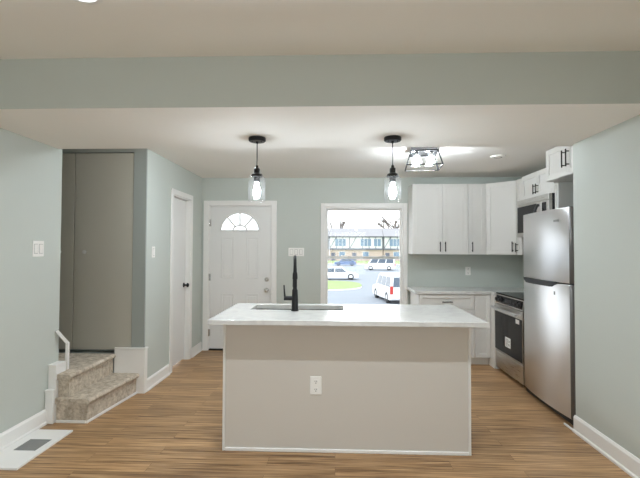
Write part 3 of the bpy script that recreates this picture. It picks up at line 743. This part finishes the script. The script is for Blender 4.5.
# ------------------------------------------------------------------ microwave
MX = 2.185; F = frame(MX, MY1, 0, 0, -1); W = MY1-MY0; D = XK-MX-0.002
mw = thing('microwave', 'stainless steel over the range microwave with black window', 'microwave', (MX+D/2, (MY0+MY1)/2, MZ0))
b = MB(F); b.box(0, W, 0.035, D, MZ0, MZ1, 0.003); mk('body', b, M['blackplastic'], mw)
b = MB(F); b.box(0, W, 0, 0.035, MZ1-0.062, MZ1, 0.004); mk('vent_grille', b, M['steelh'], mw)
b = MB(F); b.box(0, 0.60, -0.004, 0.035, MZ0, MZ1-0.066, 0.004); md = mk('door', b, M['steelh'], mw)
b = MB(F); b.box(0.018, 0.50, -0.007, 0.0, MZ0+0.05, MZ1-0.082, 0.003); mk('window', b, M['blackglass'], md)
b = MB(F); zz = [MZ0+0.03+i*(MZ1-0.10-MZ0-0.03)/12 for i in range(13)]
b.tube([(0.555, -0.008-0.05*math.sin(PI*i/12)**0.6, z) for i, z in enumerate(zz)], 0.014, 12); mk('handle', b, M['blackplastic'], md)
b = MB(F); b.box(0.604, W, -0.002, 0.035, MZ0, MZ1-0.066, 0.003); pn = mk('control_panel', b, M['steelh'], mw)
b = MB(F); b.box(0.618, W-0.05, -0.0045, 0.0, MZ0+0.02, MZ1-0.085, 0.002); mk('keypad', b, M['blackglass'], pn)

# ------------------------------------------------------------------ refrigerator
GX, GY1, GY0 = 1.877, 4.415, 3.515
F = frame(GX, GY1, 0, 0, -1); W = GY1-GY0; D = XK-GX-0.01
fr = thing('refrigerator', 'stainless steel top freezer refrigerator at the end of the right wall', 'refrigerator', (GX+D/2, (GY0+GY1)/2, 0))
b = MB(F); b.box(0.006, W-0.006, 0.085, D, 0.05, 1.772, 0.004); mk('body', b, M['darkgrey'], fr)
def front_v(u):
    t_ = 2*u/W-1; e = 0.030; v = 0.030*t_*t_
    for d in (u, W-u):
        if d < e: v += e-math.sqrt(max(0, e*e-(e-d)**2))
    return v
us = sorted(set([W*i/24 for i in range(25)]+[0.03*(1-math.cos(PI/2*i/6)) for i in range(7)]+[W-0.03*(1-math.cos(PI/2*i/6)) for i in range(7)]))
def fdoor(z0, z1):
    b = MB(F); e = 0.006; n = len(us)
    rings = []
    for z, ins in ((z0, e), (z0+e, 0), (z1-e, 0), (z1, e)):
        rings.append([(u, front_v(u)+ins, z) for u in us])
    vs_ = [p for r_ in rings for p in r_]
    b.add(vs_, [(k*n+i, k*n+i+1, (k+1)*n+i+1, (k+1)*n+i) for k in range(3) for i in range(n-1)], True)
    for q_ in range(len(b.mi)):
        if us[q_ % (n-1)] > W-0.0301: b.mi[q_] = 1
    b.cur = 1
    back = 0.08
    b.add([(u, front_v(u)+e, z0) for u in us]+[(us[-1], back, z0), (us[0], back, z0)], [list(range(n+2))[::-1]])
    b.add([(u, front_v(u)+e, z1) for u in us]+[(us[-1], back, z1), (us[0], back, z1)], [list(range(n+2))])
    for u in (us[0], us[-1]):
        b.add([(u, front_v(u)+e, z0), (u, back, z0), (u, back, z1), (u, front_v(u)+e, z1)], [(0, 1, 2, 3)])
    b.add([(us[0], back, z0), (us[-1], back, z0), (us[-1], back, z1), (us[0], back, z1)], [(0, 1, 2, 3)])
    return b
FS = 1.150
fzd = mk('freezer_door', fdoor(FS+0.006, 1.785), [M['steel'], M['fridge_edge']], fr)
lwd = mk('fridge_door', fdoor(0.062, FS-0.006), [M['steel'], M['fridge_edge']], fr)
# black pocket handle strip between the doors
def strip(u0, u1, zl, zh, prot, n=20):
    b = MB(F); A = []; B = []; C = []; Dd = []
    for i in range(n+1):
        u = u0+(u1-u0)*i/n; t_ = i/n; f_ = min(1, t_/0.12, (1-t_)/0.12); f_ = f_*f_*(3-2*f_)
        z_ = zh-(zh-zl)*(0.35+0.65*f_); v = front_v(u)-prot
        A.append((u, v, zh)); B.append((u, v+0.002, z_)); C.append((u, v+0.03, z_)); Dd.append((u, v+0.03, zh))
    m = n+1
    for P_, Q_ in ((A, B), (B, C), (Dd, A)): b.add(P_+Q_, [(i, i+1, m+i+1, m+i) for i in range(n)], True)
    b.add([A[0], B[0], C[0], Dd[0]], [(0, 1, 2, 3)]); b.add([A[-1], B[-1], C[-1], Dd[-1]], [(0, 1, 2, 3)])
    return b
mk('handle', strip(0.03, 0.70, FS-0.040, FS+0.004, 0.005), M['blackplastic'], fr)
b = MB(F); b.box(0.03, W-0.02, 0.045, 0.08, FS-0.006, FS+0.006); mk('gasket', b, M['blackplastic'], fr)
b = MB(F); u = 0.665; b.box(u, u+0.075, front_v(u)-0.003, front_v(u)+0.004, 1.672, 1.690, 0.001); mk('badge', b, M['vent'], fzd)
b = MB(F); u = 0.655; b.box(u, u+0.022, front_v(u)-0.001, front_v(u)+0.004, 1.045, 1.075, 0.001); mk('badge', b, M['vent'], lwd)
b = MB(F); b.box(0.02, W-0.02, 0.045, 0.1, 0.012, 0.058, 0.003)
mk('kick_plate', b, M['blackplastic'], fr)
for u in (0.07, W-0.07):
    for v in (0.13, D-0.08):
        b = MB(F); b.cyl((u, v, 0), 0.018, 0, 0.05); mk('foot', b, M['blackplastic'], fr)

# ------------------------------------------------------------------ lights
def downlight(x, y, label):
    d = thing('recessed_downlight', label, 'ceiling light', (x, y, ZL), 'recessed downlights of the living area')
    b = MB(); b.lathe([(0.062, ZL-0.001), (0.09, ZL-0.001), (0.088, ZL-0.006), (0.064, ZL-0.008), (0.062, ZL-0.001)], (x, y, 0), 'z', 32); mk('trim_ring', b, M['trim'], d)
    b = MB(); b.cyl((x, y, 0), 0.062, ZL-0.004, ZL-0.001); mk('lens', b, emit('downlight_lens', WARM, 4.0), d)
    la = bpy.data.lights.new('downlight_lamp', 'AREA'); la.shape = 'DISK'; la.size = 0.07; la.energy = P_DOWN; la.color = WARM; la.spread = math.radians(116)
    lo2 = bpy.data.objects.new('lamp', la); COL.objects.link(lo2); lo2.parent = d; lo2.location = (0, 0, -0.012)
for x, lab in ((-1.15, 'recessed ceiling downlight nearest the left wall'), (0.12, 'recessed ceiling downlight in the middle of the row'), (1.0, 'recessed ceiling downlight nearest the right wall')):
    downlight(x, 1.855, lab)

pgrp = 'pendants over the island'
px_, py_ = -0.600, 3.205
pend = thing('pendant_light', 'left of two clear glass cylinder pendants, hanging before the front door', 'pendant light', (px_, py_, ZS), pgrp)
b = MB(); b.lathe([(0, ZS), (0.062, ZS), (0.065, ZS-0.005), (0.065, ZS-0.024), (0.058, ZS-0.030), (0.012, ZS-0.031), (0.008, ZS-0.045), (0, ZS-0.045)], (px_, py_, 0), 'z', 32)
for s in (-1, 1): b.cyl((px_+s*0.035, py_-0.02, 0), 0.004, ZS-0.038, ZS-0.029, seg=10)
mk('canopy', b, M['black'], pend)
b = MB(); b.tube([(px_, py_, ZS-0.04), (px_, py_, 2.06)], 0.0038, 8); mk('cord', b, M['black'], pend)
b = MB(); b.lathe([(0, 2.065), (0.009, 2.065), (0.012, 2.048), (0.022, 2.040), (0.024, 2.005), (0.040, 1.998), (0.044, 1.985), (0.044, 1.976), (0.024, 1.976), (0.024, 1.935), (0, 1.935)], (px_, py_, 0), 'z', 28)
sk_ = mk('socket', b, M['bronze'], pend)
b = MB(); r = 0.0655
b.lathe([(0.040, 1.979), (r-0.01, 1.979), (r, 1.972), (r, 1.792), (r-0.003, 1.790), (r-0.003, 1.970), (r-0.011, 1.976), (0.040, 1.976)], (px_, py_, 0), 'z', 40)
mk('glass_shade', b, M['shade'], pend)
b = MB(); b.lathe([(0, 1.818), (0.013, 1.820), (0.023, 1.830), (0.027, 1.850), (0.026, 1.872), (0.020, 1.902), (0.014, 1.918), (0.013, 1.937), (0, 1.937)], (px_, py_, 0), 'z', 24)
mk('bulb', b, bulb_mat('pendant_bulb_glow', P_BULB, 0.0130), pend)
p2 = pend.copy(); COL.objects.link(p2); p2.location = (0.428, 3.215, ZS)
p2['label'] = 'right of two clear glass cylinder pendants, hanging before the window'
for ch in list(pend.children):
    c_ = ch.copy(); COL.objects.link(c_); c_.parent = p2

# unseen dome lamp added behind the soffit to brighten entry wall and ceiling
P_DOME_FILL = 28.0
dx_, dy_ = -0.85, 3.80
dm = thing('dome_fill', 'added fill dome hidden behind the soffit near the entry wall', 'ceiling light', (dx_, dy_, ZC))
b = MB(); b.lathe([(0, ZC), (0.125, ZC), (0.125, ZC-0.014), (0.115, ZC-0.018), (0, ZC-0.018)], (dx_, dy_, 0), 'z', 32); mk('canopy', b, M['trim'], dm)
b = MB(); b.lathe([(0.110, ZC-0.018), (0.106, ZC-0.045), (0.080, ZC-0.068), (0.04, ZC-0.077), (0, ZC-0.079)], (dx_, dy_, 0), 'z', 32); mk('diffuser', b, bulb_mat('dome_fill_glow', P_DOME_FILL, 0.058), dm)

# semi-flush caged kitchen light
lx, ly = 0.872, 4.27
fl = thing('cage_ceiling_light', 'black caged semi flush ceiling light with four glowing bulbs', 'ceiling light', (lx, ly, ZC))
RM = Matrix.Translation((lx, ly, 0)) @ Matrix.Rotation(math.radians(-6), 4, 'Z')
b = MB(RM); b.box(-0.125, 0.125, -0.125, 0.125, ZC-0.045, ZC-0.001, 0.004); mk('canopy', b, M['gunmetal'], fl)
b = MB(RM); tp, bt, zt_, zb_ = 0.128, 0.168, ZC-0.045, ZC-0.190
for s in (-1, 1):
    b.bar((-tp, s*tp, zt_), (tp, s*tp, zt_), 0.014); b.bar((s*tp, -tp, zt_), (s*tp, tp, zt_), 0.014)
    b.bar((-bt, s*bt, zb_), (bt, s*bt, zb_), 0.009); b.bar((s*bt, -bt, zb_), (s*bt, bt, zb_), 0.009)
    for s2 in (-1, 1): b.bar((s*tp, s2*tp, zt_), (s*bt, s2*bt, zb_), 0.009)
mk('cage', b, M['black'], fl)
glow = bulb_mat('cage_bulb_glow', P_FLUSH, 0.0095)
for sx in (-1, 1):
    for sy in (-1, 1):
        X, Y = sx*0.07, sy*0.07
        b = MB(RM); b.lathe([(0, ZC-0.045), (0.018, ZC-0.045), (0.018, ZC-0.088), (0, ZC-0.088)], (X, Y, 0), 'z', 20); so = mk('socket', b, M['chrome'], fl)
        b = MB(RM); b.lathe([(0, ZC-0.086), (0.013, ZC-0.088), (0.015, ZC-0.100), (0.024, ZC-0.122), (0.025, ZC-0.137), (0.018, ZC-0.152), (0, ZC-0.158)], (X, Y, 0), 'z', 24); mk('bulb', b, glow, so)
        b = MB(RM); b.lathe([(0.038, ZC-0.075), (0.048, ZC-0.172), (0.0465, ZC-0.172), (0.0365, ZC-0.075)], (X, Y, 0), 'z', 28); mk('glass_shade', b, M['shade'], so)

rd = thing('smoke_alarm', 'flat white disc on the kitchen ceiling above the corner cabinet', 'smoke alarm', (1.742, 4.62, ZC))
b = MB(); b.lathe([(0, ZC), (0.078, ZC), (0.078, ZC-0.010), (0.070, ZC-0.017), (0, ZC-0.018)], (1.742, 4.62, 0), 'z', 36); mk('housing', b, M['ceil'], rd)
b = MB(); b.lathe([(0.030, ZC-0.0176), (0.036, ZC-0.0195), (0.042, ZC-0.0176)], (1.742, 4.62, 0), 'z', 36); mk('vent_ring', b, M['vent'], rd)

# ------------------------------------------------------------------ switches, outlets, floor register
def rocker(b_parent, lo, hi, axis, plane, sgn, z0, z1):
    b = MB()
    if axis == 'x': b.box(plane+sgn*0.005, plane+sgn*0.009, lo, hi, z0, z1, 0.0015)
    else: b.box(lo, hi, plane+sgn*0.005, plane+sgn*0.009, z0, z1, 0.0015)
    g_ = MB()
    if axis == 'x': g_.box(plane+sgn*0.004, plane+sgn*0.0066, lo-0.003, hi+0.003, z0-0.003, z1+0.003)
    else: g_.box(lo-0.003, hi+0.003, plane+sgn*0.004, plane+sgn*0.0066, z0-0.003, z1+0.003)
    mk('rocker_gap', g_, M['vent'], b_parent)
    return mk('rocker', b, M['plate'], b_parent)
sw = thing('light_switch', 'wide white switch plate on the left wall', 'light switch', (XL, 3.296, 1.425))
b = MB(); b.box(XL, XL+0.006, 3.232, 3.360, 1.362, 1.488, 0.003); mk('plate', b, M['plate'], sw)
for lo in (3.250, 3.306): rocker(sw, lo, lo+0.036, 'x', XL, 1, 1.39, 1.46)
sw = thing('light_switch', 'small white switch plate on the entry wall beside the side door', 'light switch', (XE, 4.37, 1.395))
b = MB(); b.box(XE, XE+0.006, 4.333, 4.405, 1.337, 1.453, 0.003); mk('plate', b, M['plate'], sw); rocker(sw, 4.352, 4.386, 'x', XE, 1, 1.362, 1.428)
sw = thing('light_switch', 'triple white switch plate between the front door and window', 'light switch', (-0.555, YB, 1.39))
b = MB(); b.box(-0.665, -0.445, YB-0.006, YB, 1.333, 1.449, 0.003); mk('plate', b, M['plate'], sw)
for lo in (-0.640, -0.573, -0.506): rocker(sw, lo, lo+0.036, 'y', YB, -1, 1.358, 1.424)
ou = thing('wall_outlet', 'white outlet on the back wall above the perimeter countertop', 'outlet', (1.834, YB, 1.138))
p_ = mk('plate', outlet_geo(1.834, 1.138, YB), M['plate'], ou); outlet_sockets(1.834, 1.138, YB, p_)

vx0, vx1, vy0, vy1 = -2.333, -2.045, 2.70, 3.285
vr = thing('floor_register', 'white floor register with grey louvres beside the left baseboard', 'floor vent', ((vx0+vx1)/2, (vy0+vy1)/2, 0))
b = MB(); b.slab_hole(vx0, vx1, vy0, vy1, -2.262, -2.098, 2.94, 3.12, 0.0, 0.012); mk('frame', b, M['trim'], vr)
b = MB()
for i in range(12):
    y = 2.945+i*0.0145
    b.add([(-2.262, y, 0.003), (-2.098, y, 0.003), (-2.098, y+0.012, 0.011), (-2.262, y+0.012, 0.011), (-2.262, y, 0.001), (-2.098, y, 0.001), (-2.098, y+0.012, 0.009), (-2.262, y+0.012, 0.009)],
          [(0, 1, 2, 3), (7, 6, 5, 4), (0, 4, 5, 1), (1, 5, 6, 2), (2, 6, 7, 3), (3, 7, 4, 0)])
b.box(-2.262, -2.098, 2.94, 3.12, 0.0003, 0.001)
mk('louvre', b, M['vent'], vr)

# ------------------------------------------------------------------ outdoors
def gz(y): return -1.95+0.0045*(y-30)
M['asphalt'] = paint('pale_grey_asphalt', lin(138, 145, 154), 0.9, 0.08, 0.6)
M['grass'] = paint('lawn_grass', lin(140, 158, 105), 0.95, 0.2, 1.5)
M['brickp'] = paint('pale_brick', lin(196, 178, 165), 0.9, 0.10, 3)
M['stucco'] = paint('white_stucco', lin(225, 225, 225), 0.9, 0.03, 1)
M['timber'] = paint('dark_grey_timber', lin(105, 110, 124), 0.8, 0.05, 2)
M['roofp'] = paint('pale_grey_shingles', lin(150, 150, 154), 0.9, 0.1, 2)
M['winblue'] = paint('blue_grey_window_glass', lin(112, 136, 160), 0.2, 0.1, 0.8)
M['bark'] = paint('pale_bark', lin(128, 120, 114), 0.9, 0.1, 3)
M['carwhite'] = paint('white_car_paint', lin(235, 236, 238), 0.25, 0.01, 1)
M['carblue'] = paint('blue_car_paint', lin(100, 124, 165), 0.3, 0.05, 1)
M['carglass'] = paint('tinted_car_glass', lin(78, 92, 108), 0.1, 0.05, 1)
M['tyre'] = paint('dark_tyre_rubber', lin(50, 52, 56), 0.8, 0.05, 5)
M['tail'] = paint('red_tail_lamp', lin(190, 50, 45), 0.3, 0.05, 5)
M['teal'] = paint('teal_panel', lin(60, 130, 150), 0.4, 0.05, 2)
b = MB(); ys = [YB+0.3, 30, 60, 90, 118, 200]
b.add([(x, y, gz(y)) for y in ys for x in (-120, 120)], [(2*i, 2*i+1, 2*i+3, 2*i+2) for i in range(len(ys)-1)])
g = mk('ground', b, M['asphalt']); tag(g, 'pale asphalt street and parking lot outside the window', 'street', None, 'structure')
def patch(cx_, cy_, rx, ry, name, label):
    b = MB(); N = 36
    pts = [(cx_+rx*math.copysign(abs(math.cos(2*PI*i/N))**0.7, math.cos(2*PI*i/N)), cy_+ry*math.copysign(abs(math.sin(2*PI*i/N))**0.7, math.sin(2*PI*i/N))) for i in range(N)]
    vs_ = [(x, y, gz(y)+0.12) for x, y in pts]+[(x, y, gz(y)-0.02) for x, y in pts]
    b.add(vs_, [list(range(N))]); b.cur = 1; b.add(vs_, [(N+i, N+(i+1) % N, (i+1) % N, i) for i in range(N)])
    o = mk(name, b, [M['grass'], M['stucco']]); tag(o, label, 'lawn', None, 'structure'); return o
patch(-3.2, 39.5, 5.6, 5.0, 'lawn', 'green lawn island in the street outside the window')
patch(0, 102, 60, 11, 'lawn', 'grass strip in front of the row of townhouses')

HY = 115
def townhouse(x0, label):
    z = gz(HY); W_ = 14.4; root = thing('townhouse', label, 'house', (x0+W_/2, HY, z), 'row of townhouses across the street')
    b = MB(); b.box(x0, x0+W_, HY+0.4, HY+9, z-0.3, z+3.1); mk('lower_wall', b, M['brickp'], root)
    b = MB(); b.box(x0, x0+W_, HY, HY+9, z+3.1, z+6.6); mk('upper_wall', b, M['stucco'], root)
    b = MB(); b.prism([(HY-0.8, z+6.6), (HY+9.6, z+6.6), (HY+4.5, z+9.0)], x0-0.05, x0+W_+0.05, 'x'); mk('roof', b, M['roofp'], root)
    b = MB(); yy = HY-0.06
    b.box(x0, x0+W_, yy, HY, z+6.35, z+6.75); b.box(x0, x0+W_, yy, HY, z+3.0, z+3.4)
    for k in range(9):
        if k in (4,): continue
        xx = x0+k*(W_-0.25)/8; b.box(xx, xx+0.2, yy, HY, z+3.4, z+6.4)
    for s0, s1 in ((0.2, 1.8), (5.6, 7.2)): b.bar((x0+s0, yy, z+3.5), (x0+s1, yy, z+6.3), 0.16)
    mk('timber_trim', b, M['timber'], root)
    for k in (1.6, 8.4, 12.0):
        b = MB(); b.box(x0+k-0.12, x0+k+3.0*(0.6 if k > 11 else 1)+0.12, yy-0.06, HY, z+3.9, z+6.0); fr_ = mk('window', b, M['stucco'], root)
        b = MB(); n_ = 3 if k < 11 else 2
        for j in range(n_): b.box(x0+k+j*0.98, x0+k+j*0.98+0.86, yy-0.10, HY, z+4.0, z+5.9)
        mk('pane', b, M['winblue'], fr_)
    for k in (2.6, 9.0):
        b = MB(); b.box(x0+k, x0+k+1.7, HY+0.3, HY+0.4, z+0.9, z+2.5); fr_ = mk('window', b, M['stucco'], root)
        b = MB(); b.box(x0+k+0.12, x0+k+1.58, HY+0.26, HY+0.4, z+1.0, z+2.4); mk('pane', b, M['winblue'], fr_)
    for k in (0.5, 6.2):
        b = MB(); b.box(x0+k, x0+k+1.1, HY+0.3, HY+0.4, z, z+2.2); mk('door', b, M['timber'], root)
townhouse(-16.3, 'leftmost townhouse of the row, mostly left of the window')
townhouse(-1.7, 'middle townhouse of the row filling the left of the window view')
townhouse(12.9, 'right townhouse of the row below the bare tree')

def bare_tree(x, y, h, label, seed):
    rnd = random.Random(seed); z = gz(y)
    root = thing('bare_tree', label, 'tree', (x, y, z), 'bare trees behind the townhouses')
    tb = MB(); bb = MB()
    tb.tube([(x, y, z-0.2), (x+0.2, y, z+h*0.25), (x, y, z+h*0.5)], [h*0.040, h*0.032, h*0.026], 8)
    def grow(p, d, L, r, lev):
        q_ = p+d*L; bb.tube([tuple(p), tuple(p+d*L*0.5+Vector((rnd.uniform(-.1, .1), rnd.uniform(-.1, .1), 0))*L*0.4), tuple(q_)], [r, r*0.88, r*0.76], 5, False)
        if lev == 0: return
        for _ in range(3):
            nd = (d+Vector((rnd.uniform(-.8, .8), rnd.uniform(-.8, .8), rnd.uniform(-.1, .6)))).normalized()
            grow(q_, nd, L*rnd.uniform(.6, .8), r*0.74, lev-1)
    for k in range(6):
        a = k*PI/3+rnd.uniform(-.3, .3); p = Vector((x, y, z+h*(0.28+0.04*k)))
        grow(p, Vector((math.cos(a)*0.7, math.sin(a)*0.7, 0.75)).normalized(), h*0.22, h*0.020, 3)
    mk('trunk', tb, M['bark'], root); mk('branches', bb, M['bark'], root)
bare_tree(18.5, 128, 15, 'large bare tree rising behind the right townhouse', 3)
bare_tree(-0.5, 130, 12.5, 'smaller bare tree behind the middle townhouse', 5)

def car(name, label, X, Y, head, L, W_, Hh, paintm, suv=False, van=False):
    """head: heading angle, 0 = pointing +Y (away); local y along car"""
    z = gz(Y); root = thing(name, label, 'car', (X, Y, z))
    T = Matrix.Translation((X, Y, z)) @ Matrix.Rotation(head, 4, 'Z')
    hb = Hh*0.55; hw = W_/2
    if suv: cab = [(-L/2+0.02, hb), (-L/2+0.22, Hh-0.06), (-L/2+0.5, Hh), (L*0.12, Hh), (L*0.2, Hh-0.08), (L*0.30, hb)]
    elif van: cab = [(-L/2+0.02, hb), (-L/2+0.08, Hh-0.08), (-L/2+0.3, Hh), (L*0.22, Hh), (L*0.28, Hh-0.08), (L*0.40, hb)]
    else: cab = [(-L*0.42, hb), (-L*0.26, Hh-0.05), (-L*0.18, Hh), (L*0.06, Hh), (L*0.12, Hh-0.04), (L*0.27, hb)]
    low = [(-L/2, 0.32), (-L/2+0.1, 0.24), (L/2-0.12, 0.24), (L/2, 0.36), (L/2-0.02, hb*0.78), (L/2-0.25, hb*0.9), (L*0.27, hb+0.01), (-L/2+0.08, hb+0.01), (-L/2, hb*0.86)]
    b = MB(T); b.prism(low, -hw, hw, 'x')
    n = len(cab); tz = lambda p: 1-0.14*(p[1]-hb)/(Hh-hb)
    A = [(-hw*0.98*tz(p), p[0], p[1]) for p in cab]; B = [(hw*0.98*tz(p), p[0], p[1]) for p in cab]
    b.add(A+B, [(i, (i+1) % n, n+(i+1) % n, n+i) for i in range(n)]); b.add(A, [list(range(n))]); b.add(B, [list(range(n))[::-1]])
    mk('body', b, paintm, root)
    zb_, zt_ = hb+0.06, Hh-0.16
    xs = lambda z_, s: s*(hw*0.98*(1-0.14*(z_-hb)/(Hh-hb))+0.012)
    def ycab(frac_z, front):
        pl_ = cab[:3] if not front else cab[-1:-4:-1]
        for p, q_ in zip(pl_[:-1], pl_[1:]):
            if p[1] <= frac_z <= q_[1]+1e-6: return p[0]+(q_[0]-p[0])*(frac_z-p[1])/(q_[1]-p[1])
        return pl_[-1][0]
    for s in (-1, 1):
        r0b, r0t, f0b, f0t = ycab(zb_, False)+0.16, ycab(zt_, False)+0.16, ycab(zb_, True)-0.14, ycab(zt_, True)-0.14
        ncol = 3 if (suv or van) else 2
        for k in range(ncol):
            a0, a1 = k/ncol+0.02, (k+1)/ncol-0.02
            pb = [r0b+(f0b-r0b)*a0, r0b+(f0b-r0b)*a1]; pt_ = [r0t+(f0t-r0t)*a0, r0t+(f0t-r0t)*a1]
            b = MB(T); qd = [(xs(zb_, s), pb[0], zb_), (xs(zb_, s), pb[1], zb_), (xs(zt_, s), pt_[1], zt_), (xs(zt_, s), pt_[0], zt_)]
            qi = [(x_*0.96, y_, z_) for x_, y_, z_ in qd]
            b.add(qd+qi, [(0, 1, 2, 3), (7, 6, 5, 4), (0, 4, 5, 1), (1, 5, 6, 2), (2, 6, 7, 3), (3, 7, 4, 0)]); mk('window', b, M['carglass'], root)
    for front in (False, True):
        d_ = 0.012 if front else -0.012
        b = MB(T); qd = []
        for z_, sgn in ((zb_, -1), (zb_, 1), (zt_, 1), (zt_, -1)):
            qd.append((sgn*(xs(z_, 1)-0.16), ycab(z_, front)+d_, z_))
        qi = [(x_, y_-d_*2.5, z_) for x_, y_, z_ in qd]
        b.add(qd+qi, [(0, 1, 2, 3), (7, 6, 5, 4), (0, 4, 5, 1), (1, 5, 6, 2), (2, 6, 7, 3), (3, 7, 4, 0)]); mk('windshield' if front else 'rear_window', b, M['carglass'], root)
    rw = 0.34
    for yy in (-L*0.30, L*0.31):
        for s in (-1, 1):
            b = MB(T); b.lathe([(0, s*(hw-0.2)), (rw, s*(hw-0.2)), (rw, s*(hw+0.005)), (rw*0.62, s*(hw+0.012)), (rw*0.6, s*(hw-0.01)), (0, s*(hw-0.005))], (0, yy, rw), 'x', 24)
            mk('wheel', b, M['tyre'], root)
    for s in (-1, 1):
        b = MB(T); b.box(s*(hw-0.20), s*(hw+0.012), -L/2-0.015, -L/2+0.1, hb*0.62, hb*1.02, 0.01) if not suv else b.box(s*(hw-0.17), s*(hw+0.012), -L/2-0.02, -L/2+0.12, hb*0.62, hb*1.12, 0.01)
        mk('tail_light', b, M['tail'], root)
    return root
car('suv', 'white suv seen from its rear corner, nearest vehicle outside the window', 3.98, 29.0, math.radians(9), 4.6, 1.9, 1.82, M['carwhite'], suv=True)
car('sedan', 'white sedan parked side on beyond the lawn island', 0.2, 47.5, math.radians(-88), 4.6, 1.8, 1.42, M['carwhite'])
car('blue_car', 'small blue car parked far off at the left of the window', 1.9, 84, math.radians(90), 4.3, 1.75, 1.5, M['carblue'])
car('van', 'white van parked far off right of the blue car', 7.1, 68, math.radians(80), 4.7, 1.9, 1.95, M['carwhite'], van=True)

cyc = sc.cycles
cyc.max_bounces = 10; cyc.diffuse_bounces = 6; cyc.glossy_bounces = 5; cyc.transparent_max_bounces = 24
cyc.sample_clamp_indirect = 8.0
